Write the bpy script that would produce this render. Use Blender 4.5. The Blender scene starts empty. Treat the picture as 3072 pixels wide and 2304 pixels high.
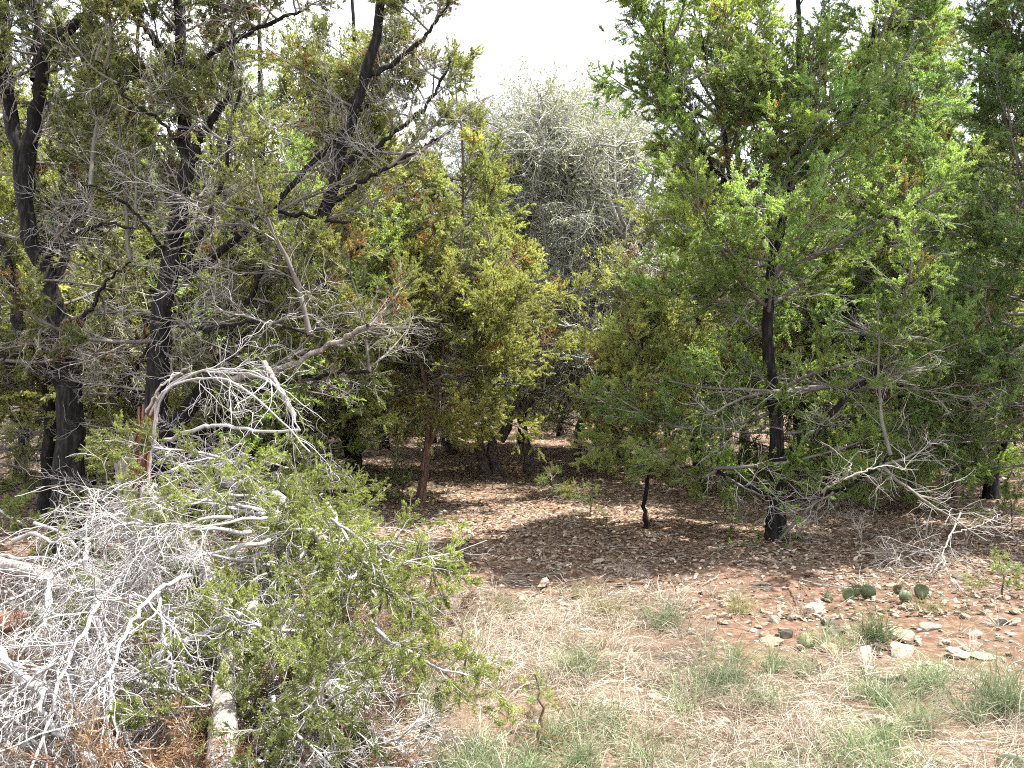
import bpy, math, random
import numpy as np
from mathutils import Vector

# ------------------------------------------------------------------ camera, world, sun, exposure
S = bpy.context.scene
C = bpy.context.collection
EYE, FPX, HOR = 1.6, 796.4, 390.0
cam_d = bpy.data.cameras.new('camera'); cam = bpy.data.objects.new('camera', cam_d); C.objects.link(cam)
cam_d.sensor_width = 36.0; cam_d.lens = FPX/1024*36; cam_d.clip_start = 0.05; cam_d.clip_end = 2000
cam.location = (0, 0, EYE)
cam.rotation_euler = (math.radians(90 + math.degrees(math.atan((HOR-384)/FPX))), 0, 0)
S.camera = cam

SUN_EL, SUN_AZ = 65.0, 74.0          # degrees; azimuth clockwise from the view direction (+Y)
el, az = math.radians(SUN_EL), math.radians(SUN_AZ)
to_sun = Vector((math.sin(az)*math.cos(el), math.cos(az)*math.cos(el), math.sin(el)))
W = bpy.data.worlds.new('World'); S.world = W; W.use_nodes = True
nt = W.node_tree; nt.nodes.clear()
o_ = nt.nodes.new('ShaderNodeOutputWorld'); bg = nt.nodes.new('ShaderNodeBackground')
sky = nt.nodes.new('ShaderNodeTexSky'); sky.sky_type = 'NISHITA'; sky.sun_disc = False
sky.sun_elevation = el; sky.sun_rotation = az; sky.air_density = 1.0; sky.dust_density = 1.5
tc = nt.nodes.new('ShaderNodeTexCoord'); cn = nt.nodes.new('ShaderNodeTexNoise')
cn.inputs['Scale'].default_value = 2.6; cn.inputs['Detail'].default_value = 6
mr = nt.nodes.new('ShaderNodeMapRange'); mr.inputs['From Min'].default_value = 0.38; mr.inputs['From Max'].default_value = 0.56
mr.inputs['To Min'].default_value = 0.25; mr.inputs['To Max'].default_value = 1.0
mx = nt.nodes.new('ShaderNodeMixRGB'); mx.inputs['Color2'].default_value = (11.5, 11.8, 12.6, 1)   # thin white cloud
nt.links.new(tc.outputs['Generated'], cn.inputs['Vector']); nt.links.new(cn.outputs['Fac'], mr.inputs['Value'])
nt.links.new(mr.outputs['Result'], mx.inputs['Fac']); nt.links.new(sky.outputs['Color'], mx.inputs['Color1'])
nt.links.new(mx.outputs['Color'], bg.inputs['Color']); bg.inputs['Strength'].default_value = 0.075
nt.links.new(bg.outputs['Background'], o_.inputs['Surface'])
sd = bpy.data.lights.new('sun', 'SUN'); sd.energy = 5.0; sd.angle = math.radians(0.53); sd.color = (1.0, 0.955, 0.89)
so = bpy.data.objects.new('sun', sd); C.objects.link(so); so.location = (10, 10, 30)
so.rotation_euler = to_sun.to_track_quat('Z', 'Y').to_euler()
S.view_settings.view_transform = 'Standard'; S.view_settings.look = 'None'
S.view_settings.gamma = 1.0; S.view_settings.use_curve_mapping = False
S.view_settings.exposure = 2.0
S.cycles.max_bounces = 4; S.cycles.diffuse_bounces = 2; S.cycles.glossy_bounces = 2
S.cycles.transmission_bounces = 4; S.cycles.transparent_max_bounces = 4
S.cycles.use_adaptive_sampling = True; S.cycles.adaptive_threshold = .02; S.cycles.use_denoising = False; S.cycles.pixel_filter_type = 'BLACKMAN_HARRIS'; S.cycles.filter_width = 1.1

# ------------------------------------------------------------------ numeric helpers
def rng_(seed): return np.random.default_rng(seed)
def nrm(v): return v/np.maximum(np.linalg.norm(v, axis=-1, keepdims=True), 1e-9)
UP = np.array([0., 0., 1.])

def hnoise(x, y, s=0):
    """smooth 2-D value made of a few sines, for ground swell and zone edges"""
    return (np.sin(x*1.3+s*1.7)*np.cos(y*1.1-s) + .5*np.sin(x*2.9-y*2.3+s*2.1) + .35*np.sin(x*5.1+y*4.3+s*.7) + .2*np.sin(x*9.7-y*8.1+s))/2.05
def gz(x, y):
    x = np.asarray(x, float); y = np.asarray(y, float)
    return .045*hnoise(x*.6, y*.6, 1) + .018*hnoise(x*1.9, y*1.9, 2) + .006*np.maximum(0, y-12)
def at(px, py, d): return np.array([(px-512)/FPX*d, d, EYE-(py-HOR)/FPX*d])
def gat(px, py):
    """ground point seen at a pixel"""
    d = EYE*FPX/(py-HOR)
    for _ in range(6):
        g = float(gz((px-512)/FPX*d, d)); d = (EYE-g)*FPX/(py-HOR)
    return np.array([(px-512)/FPX*d, d, float(gz((px-512)/FPX*d, d))])
def path(pix, d0, d1=None):
    n = len(pix); d1 = d0 if d1 is None else d1
    return np.array([at(p[0], p[1], p[2] if len(p) > 2 else d0+(d1-d0)*i/(n-1)) for i, p in enumerate(pix)])
def hpath(pix):
    """(px, py, height above ground)"""
    out = []
    for px, py, h in pix:
        d = (EYE-h)*FPX/(py-HOR); out.append(((px-512)/FPX*d, d, h))
    return np.array(out)
def resample(P, n):
    """Catmull-Rom through the given points, n points at even parameter"""
    P = np.asarray(P, float); m = len(P)
    Q = np.vstack([2*P[0]-P[1], P, 2*P[-1]-P[-2]])
    t = np.linspace(0, m-1, n); i = np.minimum(t.astype(int), m-2); f = (t-i)[:, None]
    a, b, c, d = Q[i], Q[i+1], Q[i+2], Q[i+3]
    return .5*(2*b + (c-a)*f + (2*a-5*b+4*c-d)*f*f + (3*b-a-3*c+d)*f**3)

class MB:
    """collects faces, builds ONE mesh object; m = material slot of what is added"""
    def __init__(s): s.v = []; s.q = []; s.t = []; s.r = []; s.qm = []; s.tm = []; s.n = 0
    def add(s, v, q=None, t=None, r=None, m=0):
        v = np.asarray(v, float).reshape(-1, 3)
        if q is not None: q = np.asarray(q).reshape(-1, 4)+s.n; s.q.append(q); s.qm.append(np.full(len(q), m, np.int32))
        if t is not None: t = np.asarray(t).reshape(-1, 3)+s.n; s.t.append(t); s.tm.append(np.full(len(t), m, np.int32))
        s.r.append(np.full(len(v), .5) if r is None else np.broadcast_to(np.asarray(r, float), (len(v),)))
        s.v.append(v); s.n += len(v)
    def arrays(s):
        cat = lambda l, w: np.concatenate(l) if l else np.zeros((0, w) if w else 0, np.int32)
        return np.concatenate(s.v), cat(s.q, 4), cat(s.t, 3), np.concatenate(s.r), cat(s.qm, 0), cat(s.tm, 0)
    def mesh(s, name, mats):
        me = bpy.data.meshes.new(name); v, q, t, r, qm, tm = s.arrays()
        me.vertices.add(len(v)); me.vertices.foreach_set('co', v.astype(np.float32).ravel())
        me.loops.add(q.size+t.size); me.loops.foreach_set('vertex_index', np.concatenate([q.ravel(), t.ravel()]).astype(np.int32))
        me.polygons.add(len(q)+len(t))
        me.polygons.foreach_set('loop_start', np.concatenate([np.arange(len(q))*4, q.size+np.arange(len(t))*3]).astype(np.int32))
        a = me.attributes.new('rnd', 'FLOAT', 'POINT'); a.data.foreach_set('value', r.astype(np.float32))
        if not isinstance(mats, (list, tuple)): mats = [mats]
        for k in mats: me.materials.append(k)
        if len(mats) > 1: me.polygons.foreach_set('material_index', np.concatenate([qm, tm]).astype(np.int32))
        me.update(calc_edges=True)
        return me
    def build(s, name, mat, parent=None, flat=False):
        me = s.mesh(name, mat)
        if flat: me.shade_flat()
        return link(name, me, parent)
def link(name, data, parent=None):
    o = bpy.data.objects.new(name, data); C.objects.link(o)
    if parent is not None:
        o.parent = parent
        o.matrix_parent_inverse = parent.matrix_basis.inverted()
    return o
def tag(o, label=None, cat=None, group=None, kind=None):
    for k, v in (('label', label), ('category', cat), ('group', group), ('kind', kind)):
        if v: o[k] = v
    return o
def empty(name, loc):
    o = bpy.data.objects.new(name, None); C.objects.link(o); o.location = Vector([float(a) for a in loc]); o.empty_display_size = .2
    return o
def stuff(o): o['kind'] = 'stuff'; return o

def tubes(mb, P, R, sides=3, rnd=None, flute=0., rng=None, cap=False, m=0):
    """P (N,n,3) polylines, R (N,n) radii"""
    P = np.asarray(P, float); R = np.asarray(R, float)
    if P.ndim == 2: P = P[None]; R = R[None]
    N, n, _ = P.shape
    if N == 0: return
    T = nrm(np.gradient(P, axis=1)); M = nrm(P[:, -1]-P[:, 0])
    ref = np.eye(3)[np.argmin(np.abs(M), axis=1)][:, None, :]
    U = nrm(np.cross(T, ref)); V = np.cross(T, U)
    a = np.arange(sides)/sides*2*math.pi
    rr = R[:, :, None]*np.ones(sides)
    if flute and rng is not None:
        ph = rng.uniform(0, 6.28, (N, 1, 4)); s = np.linspace(0, 1, n)[None, :, None]*n*.35
        rr = rr*(1 + flute*(np.sin(2*a+ph[..., :1]+s*.5) + .7*np.sin(3*a+ph[..., 1:2]-s*.8) + .6*np.sin(5*a+ph[..., 2:3]+s*1.3))
                 + flute*.5*rng.normal(0, 1, rr.shape))
    v = P[:, :, None, :] + rr[..., None]*(np.cos(a)[:, None]*U[:, :, None, :] + np.sin(a)[:, None]*V[:, :, None, :])
    base = (np.arange(N)*n*sides)[:, None, None] + (np.arange(n-1)*sides)[None, :, None] + np.arange(sides)[None, None, :]
    nx = (np.arange(sides)+1) % sides - np.arange(sides)
    q = np.stack([base, base+nx, base+nx+sides, base+sides], -1)
    r = None if rnd is None else np.repeat(np.asarray(rnd, float), n*sides)
    mb.add(v, q=q, r=r, m=m)
    if cap:
        for i in range(N):
            ring = v[i, -1]; c = ring.mean(0) + T[i, -1]*R[i, -1]*.15
            vv = np.vstack([ring, c]); mb.add(vv, t=[[k, (k+1) % sides, sides] for k in range(sides)], m=m)

def grow(base, d, L, n, rng, up=0., wob=.1, droop=0.):
    """N polylines from base along d with wander; up bends towards the sky"""
    N = len(base); P = np.empty((N, n, 3)); P[:, 0] = base; d = nrm(d).copy()
    L = np.broadcast_to(L, (N,))
    for k in range(1, n):
        P[:, k] = P[:, k-1] + d*(L/(n-1))[:, None]
        d = nrm(d + UP*up/(n-1) - UP*droop*(k/n)/(n-1)*2 + rng.normal(0, wob, (N, 3)))
    return P
def along(P, i, t):
    n = P.shape[1]; f = np.clip(t, 0, .9999)*(n-1); k = f.astype(int); w = (f-k)[:, None]
    a, b = P[i, k], P[i, np.minimum(k+1, n-1)]
    return a*(1-w)+b*w, nrm(b-a)
def spread(T, ang, rng, flat=0.):
    v = rng.normal(0, 1, T.shape)
    if flat: v = v - UP*(v[:, 2:3])*flat
    p = nrm(v - T*np.sum(v*T, -1, keepdims=True))
    return nrm(T*np.cos(ang)[:, None] + p*np.sin(ang)[:, None])

def tufts(mb, pos, axis, rnd, rng, nb=14, alen=.08, blen=.05, bw=.007, open_=.8, up=.15, m=0):
    """nb leaf-sized faces round each spray axis"""
    N = len(pos)
    if N == 0: return
    o = pos[:, None] + axis[:, None]*(rng.uniform(-.25, 1, (N, nb, 1))*alen)
    d = nrm(axis[:, None] + rng.normal(0, open_*.6, (N, nb, 3)) + UP*up)
    s = nrm(np.cross(d, rng.normal(0, 1, (N, nb, 3))))*(bw*rng.uniform(.6, 1.3, (N, nb, 1)))*.5
    l = blen*rng.uniform(.55, 1.3, (N, nb, 1)); e = o + d*l; f = o + d*l*rng.uniform(.55, 1., (N, nb, 1))
    v = np.stack([o, e+s, f-s], 2).reshape(-1, 3)
    t = np.arange(N*nb*3).reshape(-1, 3)
    r = np.repeat(np.clip(rnd[:, None] + rng.normal(0, .06, (N, nb)), 0, 1).ravel(), 3)
    mb.add(v, t=t, r=r, m=m)

# ------------------------------------------------------------------ materials
def mat(name):
    m = bpy.data.materials.new(name); m.use_nodes = True; t = m.node_tree; t.nodes.clear()
    return m, t, t.nodes.new('ShaderNodeOutputMaterial')
def ramp(t, stops):
    r = t.nodes.new('ShaderNodeValToRGB'); e = r.color_ramp.elements
    while len(e) < len(stops): e.new(.5)
    for k, (p, c) in enumerate(stops): e[k].position = p; e[k].color = (*c, 1)
    return r
def leafmat(name, stops, trans=.35, rough=.5, clump=1.4, spec=.35, through=(1, 1, 1)):
    m, t, out = mat(name); N = t.nodes.new; Lk = t.links.new
    at_ = N('ShaderNodeAttribute'); at_.attribute_name = 'rnd'
    r = ramp(t, stops); Lk(at_.outputs['Fac'], r.inputs['Fac'])
    g = N('ShaderNodeNewGeometry'); nz = N('ShaderNodeTexNoise'); nz.inputs['Scale'].default_value = clump; nz.inputs['Detail'].default_value = 2
    Lk(g.outputs['Position'], nz.inputs['Vector'])
    hs = N('ShaderNodeHueSaturation'); mp = N('ShaderNodeMapRange'); mp.inputs['From Min'].default_value = .3; mp.inputs['From Max'].default_value = .7
    mp.inputs['To Min'].default_value = .72; mp.inputs['To Max'].default_value = 1.3
    Lk(nz.outputs['Fac'], mp.inputs['Value']); Lk(mp.outputs['Result'], hs.inputs['Value']); 
    oi = N('ShaderNodeObjectInfo'); ml = N('ShaderNodeMixRGB'); ml.blend_type = 'MULTIPLY'; ml.inputs['Fac'].default_value = 1
    Lk(r.outputs['Color'], ml.inputs['Color1']); Lk(oi.outputs['Color'], ml.inputs['Color2']); Lk(ml.outputs['Color'], hs.inputs['Color'])
    b = N('ShaderNodeBsdfPrincipled'); b.inputs['Roughness'].default_value = rough; b.inputs['Specular IOR Level'].default_value = spec
    tr = N('ShaderNodeBsdfTranslucent'); mx = N('ShaderNodeMixShader'); mx.inputs['Fac'].default_value = trans
    tm = N('ShaderNodeMixRGB'); tm.blend_type = 'MULTIPLY'; tm.inputs['Fac'].default_value = 1; tm.inputs['Color2'].default_value = (*through, 1)
    Lk(hs.outputs['Color'], tm.inputs['Color1']); Lk(hs.outputs['Color'], b.inputs['Base Color']); Lk(tm.outputs['Color'], tr.inputs['Color'])
    Lk(b.outputs['BSDF'], mx.inputs[1]); Lk(tr.outputs['BSDF'], mx.inputs[2]); Lk(mx.outputs['Shader'], out.inputs['Surface'])
    return m
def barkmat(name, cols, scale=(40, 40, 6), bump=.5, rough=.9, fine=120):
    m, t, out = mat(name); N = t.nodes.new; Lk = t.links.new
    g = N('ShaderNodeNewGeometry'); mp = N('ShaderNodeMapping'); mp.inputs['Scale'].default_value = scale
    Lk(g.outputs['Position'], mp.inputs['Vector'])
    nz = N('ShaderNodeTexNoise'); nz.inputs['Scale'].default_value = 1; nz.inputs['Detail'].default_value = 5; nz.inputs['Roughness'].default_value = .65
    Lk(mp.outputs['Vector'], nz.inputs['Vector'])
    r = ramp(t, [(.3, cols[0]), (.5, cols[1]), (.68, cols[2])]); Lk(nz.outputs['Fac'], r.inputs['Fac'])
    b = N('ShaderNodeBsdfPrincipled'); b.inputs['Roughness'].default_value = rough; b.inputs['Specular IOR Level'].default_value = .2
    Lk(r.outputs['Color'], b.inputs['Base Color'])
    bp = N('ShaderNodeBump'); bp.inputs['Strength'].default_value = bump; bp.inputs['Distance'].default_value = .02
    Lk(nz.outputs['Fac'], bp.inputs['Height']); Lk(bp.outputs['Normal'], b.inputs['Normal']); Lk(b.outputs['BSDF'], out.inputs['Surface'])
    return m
def twigmat(name, stops, scale=9):
    m, t, out = mat(name); N = t.nodes.new; Lk = t.links.new
    at_ = N('ShaderNodeAttribute'); at_.attribute_name = 'rnd'
    g = N('ShaderNodeNewGeometry'); nz = N('ShaderNodeTexNoise'); nz.inputs['Scale'].default_value = scale; nz.inputs['Detail'].default_value = 3
    Lk(g.outputs['Position'], nz.inputs['Vector'])
    ad = N('ShaderNodeMath'); ad.operation = 'ADD'; sb = N('ShaderNodeMath'); sb.operation = 'MULTIPLY_ADD'; sb.inputs[1].default_value = .9; sb.inputs[2].default_value = -.45
    Lk(nz.outputs['Fac'], sb.inputs[0]); Lk(sb.outputs[0], ad.inputs[0]); Lk(at_.outputs['Fac'], ad.inputs[1])
    r = ramp(t, stops); Lk(ad.outputs[0], r.inputs['Fac'])
    b = N('ShaderNodeBsdfPrincipled'); b.inputs['Roughness'].default_value = .8; b.inputs['Specular IOR Level'].default_value = .25
    Lk(r.outputs['Color'], b.inputs['Base Color']); Lk(b.outputs['BSDF'], out.inputs['Surface'])
    return m

BROWN = (.17, .085, .038)
M_LEAF = leafmat('juniper_leaf', [(0, BROWN), (.045, (.15, .085, .035)), (.06, (.075, .09, .028)), (.5, (.165, .185, .06)), (1, (.27, .29, .11))], trans=.5, spec=.5, through=(1.6, 1.6, 1.1))
M_DEADLEAF = leafmat('juniper_dead_leaf', [(0, (.06, .032, .018)), (.5, (.14, .08, .045)), (1, (.27, .18, .105))], trans=.2, spec=.1)
M_OAKLEAF = leafmat('oak_leaf', [(0, (.12, .135, .075)), (.5, (.22, .235, .145)), (1, (.34, .35, .24))], through=(1.5, 1.55, 1.1), trans=.4, rough=.45)
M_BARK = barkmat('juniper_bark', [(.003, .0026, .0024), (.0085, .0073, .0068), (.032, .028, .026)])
M_REDBARK = barkmat('reddish_bark', [(.05, .028, .02), (.11, .065, .05), (.20, .14, .11)])
M_REDWOOD = barkmat('juniper_heartwood', [(.05, .02, .012), (.13, .055, .035), (.24, .13, .085)], scale=(60, 60, 5), bump=.6)
M_GREYBARK = barkmat('weathered_bark', [(.09, .072, .06), (.21, .18, .16), (.37, .34, .31)], scale=(50, 50, 9), bump=.8)
M_OAKBARK = barkmat('oak_bark', [(.035, .028, .022), (.10, .08, .068), (.20, .17, .145)], scale=(26, 26, 12))
M_TWIG = twigmat('live_twig', [(0, (.05, .04, .033)), (.45, (.13, .115, .10)), (1, (.36, .33, .30))])
M_PALETWIG = twigmat('bare_twig', [(0, (.06, .05, .042)), (.45, (.15, .135, .115)), (.8, (.30, .28, .25)), (1, (.46, .44, .41))])
M_BLEACH = twigmat('bleached_twig', [(0, (.05, .04, .033)), (.3, (.13, .11, .10)), (.65, (.26, .24, .23)), (1, (.43, .42, .41))], scale=6)
M_OAKTWIG = twigmat('oak_twig', [(0, (.16, .15, .13)), (.5, (.40, .385, .35)), (1, (.58, .56, .52))])
OLIVE, GREEN, SHADED, FRESH = (1.0, .95, .85), (.98, 1.24, .9), (.64, .64, .62), (1.32, 1.30, 1.1)  # leaf tints; the darkest has the shade of the left-hand trees put into it

# ------------------------------------------------------------------ ground
def zone(x, y):
    """litter, soil, thatch shares of the ground by place"""
    e = .55*hnoise(x*.9, y*.9, 5)
    line = 7.3 - .12*x + e                                     # in front of it soil and grass
    lit = np.clip((y-line)/.9+.5, 0, 1)
    edge = 4.75 + .25*np.clip(x-1, -2, 3)*(-.1) + .5*hnoise(x*1.4, y*1.2, 9)
    th = np.clip((edge-y)/.5+.5, 0, 1)
    left = np.clip((1.5-x)/.9, 0, 1)*np.clip((6.3+e-y)/.5+.5, 0, 1)
    th = np.maximum(th, left)*(1-lit)
    return lit, 1-np.clip(lit+th, 0, 1), th
def ground():
    ys = np.concatenate([np.linspace(-6, 2.4, 16), np.linspace(2.5, 9, 130), np.linspace(9.2, 32, 60), np.linspace(33, 160, 30), np.array([200, 280, 420, 700])])
    xs = np.concatenate([[-500, -300, -180, -110, -70, -45], np.linspace(-30, -7, 20), np.linspace(-6.6, 8.6, 150), np.linspace(9, 32, 20), [45, 70, 110, 180, 300, 500]])
    X, Y = np.meshgrid(xs, ys); Z = gz(X, Y); r = rng_(3)
    near = (Y > 2.4) & (Y < 30) & (np.abs(X) < 10)
    Z = Z + near*(.010*hnoise(X*8, Y*8, 4) + r.normal(0, .0035, X.shape))
    lit, soil, th = zone(X, Y)
    h, w = X.shape; mb = MB(); i = (np.arange(h-1)[:, None]*w+np.arange(w-1)[None, :])
    q = np.stack([i, i+1, i+w+1, i+w], -1)
    mb.add(np.stack([X, Y, Z], -1), q=q, r=lit.ravel())
    m, t, out = mat('ground'); N = t.nodes.new; Lk = t.links.new
    g = N('ShaderNodeNewGeometry')
    a1 = N('ShaderNodeAttribute'); a1.attribute_name = 'rnd'; a2 = N('ShaderNodeAttribute'); a2.attribute_name = 'thatch'
    def nz(scale, detail=5, rough=.6):
        n = N('ShaderNodeTexNoise'); n.inputs['Scale'].default_value = scale; n.inputs['Detail'].default_value = detail; n.inputs['Roughness'].default_value = rough
        Lk(g.outputs['Position'], n.inputs['Vector']); return n
    n1, n2, n3 = nz(1.1), nz(16, 6, .7), nz(70, 4, .7)
    vo = N('ShaderNodeTexVoronoi'); vo.inputs['Scale'].default_value = 34; vo.inputs['Randomness'].default_value = 1; Lk(g.outputs['Position'], vo.inputs['Vector'])
    rl = ramp(t, [(0, (.04, .022, .015)), (.35, (.085, .05, .032)), (.62, (.16, .105, .07)), (1, (.30, .225, .16))]); 
    sep = N('ShaderNodeSeparateColor'); Lk(vo.outputs['Color'], sep.inputs['Color']); Lk(sep.outputs['Red'], rl.inputs['Fac'])
    rs = ramp(t, [(.28, (.05, .029, .019)), (.5, (.105, .063, .041)), (.72, (.21, .145, .102))]); Lk(n2.outputs['Fac'], rs.inputs['Fac'])
    rt = ramp(t, [(.3, (.055, .037, .024)), (.5, (.12, .083, .056)), (.7, (.21, .16, .112))]); Lk(n3.outputs['Fac'], rt.inputs['Fac'])
    mA = N('ShaderNodeMixRGB'); Lk(a1.outputs['Fac'], mA.inputs['Fac']); Lk(rs.outputs['Color'], mA.inputs['Color1']); Lk(rl.outputs['Color'], mA.inputs['Color2'])
    mB = N('ShaderNodeMixRGB'); Lk(a2.outputs['Fac'], mB.inputs['Fac']); Lk(mA.outputs['Color'], mB.inputs['Color1']); Lk(rt.outputs['Color'], mB.inputs['Color2'])
    b = N('ShaderNodeBsdfPrincipled'); b.inputs['Roughness'].default_value = .95; b.inputs['Specular IOR Level'].default_value = .15
    Lk(mB.outputs['Color'], b.inputs['Base Color'])
    bp = N('ShaderNodeBump'); bp.inputs['Strength'].default_value = .6; bp.inputs['Distance'].default_value = .02
    Lk(n3.outputs['Fac'], bp.inputs['Height']); Lk(bp.outputs['Normal'], b.inputs['Normal']); Lk(b.outputs['BSDF'], out.inputs['Surface'])
    o = mb.build('ground', m)
    a = o.data.attributes.new('thatch', 'FLOAT', 'POINT'); a.data.foreach_set('value', th.ravel().astype(np.float32))
    tag(o, 'reddish soil and leaf litter floor of the juniper wood', 'ground', kind='structure')
ground()

# ------------------------------------------------------------------ boughs: built once, shared by every juniper
def bough(L, seed, leaves=1., coarse=False, inner=.28, wob=.09):
    """a limb of length L along +X with twigs and sprays; slots: 0 live wood, 1 bare wood, 2 leaves"""
    rg = rng_(seed); mb = MB()
    P1 = grow(np.zeros((1, 3)), np.array([[1., 0, 0]]), np.array([L]), 9, rg, up=.42, wob=wob)
    wm = 0 if leaves else 1
    tubes(mb, P1, (.006+.010*L)*np.linspace(1, .3, 9)[None], 4 if coarse else 5, rnd=[.35], m=wm)
    n2 = int((8 if coarse else 13)*L**.8+4) if leaves else int(7*L**.8+3); t2 = np.sort(rg.uniform(.1, 1, n2)); z = np.zeros(n2, int)
    b2, T2 = along(P1, z, t2); d2 = spread(T2, rg.uniform(.45, 1.1, n2), rg, .35)
    L2 = (.20+.20*L)*rg.uniform(.55, 1.25, n2)*(1.2-.5*t2)
    P2 = grow(b2, d2, L2, 5, rg, up=.3, wob=.15 if leaves else .26)
    dd = (t2 < inner) & (rg.random(n2) < .8) if leaves else np.ones(n2, bool)
    for k, sel in ((0, ~dd), (1, dd)):
        if sel.any(): tubes(mb, P2[sel], (.0026+.005*L2[sel])[:, None]*np.linspace(1, .4, 5), 3, rnd=rg.uniform(.2, .9, sel.sum()), m=k)
    n3 = (7 if coarse else 13) if leaves else 5
    i3 = np.repeat(np.arange(n2), n3); t3 = rg.uniform(.12, 1, len(i3)); b3, T3 = along(P2, i3, t3)
    L3 = rg.uniform(.09, .24, len(i3))*((.75 if coarse else .55) if leaves else 1.5); P3 = grow(b3, spread(T3, rg.uniform(.4, 1., len(i3)), rg, .2), L3, 3 if leaves else 5, rg, up=.3, wob=.15 if leaves else .33)
    dd3 = dd[i3]; r3 = np.linspace(.0022, .0010, P3.shape[1])[None]
    if not coarse:
        tubes(mb, P3[~dd3], r3*np.ones(((~dd3).sum(), 1)), 3, rnd=rg.uniform(.2, .9, (~dd3).sum()), m=0)
    tubes(mb, P3[dd3], r3*1.15*np.ones((dd3.sum(), 1)), 3, rnd=rg.uniform(.3, 1, dd3.sum()), m=1)
    if leaves:
        tt = 2 if coarse else 3
        i4 = np.repeat(np.nonzero(~dd3)[0], tt); t4 = rg.uniform(.15, 1, len(i4)); p4, T4 = along(P3, i4, t4)
        ok = rg.random(len(i4)) < leaves; i4, p4, T4 = i4[ok], p4[ok], T4[ok]
        g2 = rg.normal(0, .16, n2); dl = rg.random(n2) < .03
        rv = np.clip(.48+g2[i3[i4]]+rg.normal(0, .10, len(i4))+.2*(t2[i3[i4]]-.5), .13, 1); rv = np.where(dl[i3[i4]], .0, rv)
        if coarse: tufts(mb, p4, T4, rv, rg, nb=17, alen=.085, blen=.043, bw=.0135, open_=1.2, m=2)
        else: tufts(mb, p4, T4, rv, rg, nb=32, alen=.045, blen=.023, bw=.0068, open_=1.25, m=2)
    return mb
LENS = (.6, 1.0, 1.6)
BM = [M_TWIG, M_PALETWIG, M_LEAF]
LEAFY = [[bough(L, 100+10*k+j, (1, .95, .7, .85)[j]).mesh('bough', BM) for j in range(4)] for k, L in enumerate(LENS)]
BARE = [[bough(L, 200+10*k+j, 0).mesh('bare_bough', BM) for j in range(3)] for k, L in enumerate(LENS)]
BROWNB = [[bough(L, 260+10*k+j, .5).mesh('brown_bough', [M_TWIG, M_PALETWIG, M_DEADLEAF]) for j in range(2)] for k, L in enumerate(LENS)]
COARSE = [[bough(L, 300+10*k+j, 1, True).arrays() for j in range(3)] for k, L in enumerate(LENS)]
COARSE_BARE = [bough(L, 340+k, 0, True).arrays() for k, L in enumerate(LENS)]

def euler_of(a, e, roll): return (roll, -e, a)
def put_bough(root, mesh, pos, a, e, roll, sc, col, name='bough'):
    o = bpy.data.objects.new(name, mesh); C.objects.link(o); o.parent = root
    o.location = Vector([float(k) for k in pos]) - root.location
    o.rotation_mode = 'XYZ'; o.rotation_euler = euler_of(a, e, roll); o.scale = (sc, sc, sc); o.color = (*col, 1)
    return o
def rotm(a, e, roll):
    from mathutils import Euler
    return np.array(Euler(euler_of(a, e, roll)).to_matrix())
PROF = lambda h: np.interp(h, [0, .12, .35, .6, .8, 1.0], [.75, .95, 1.0, .8, .5, .22])

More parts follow.
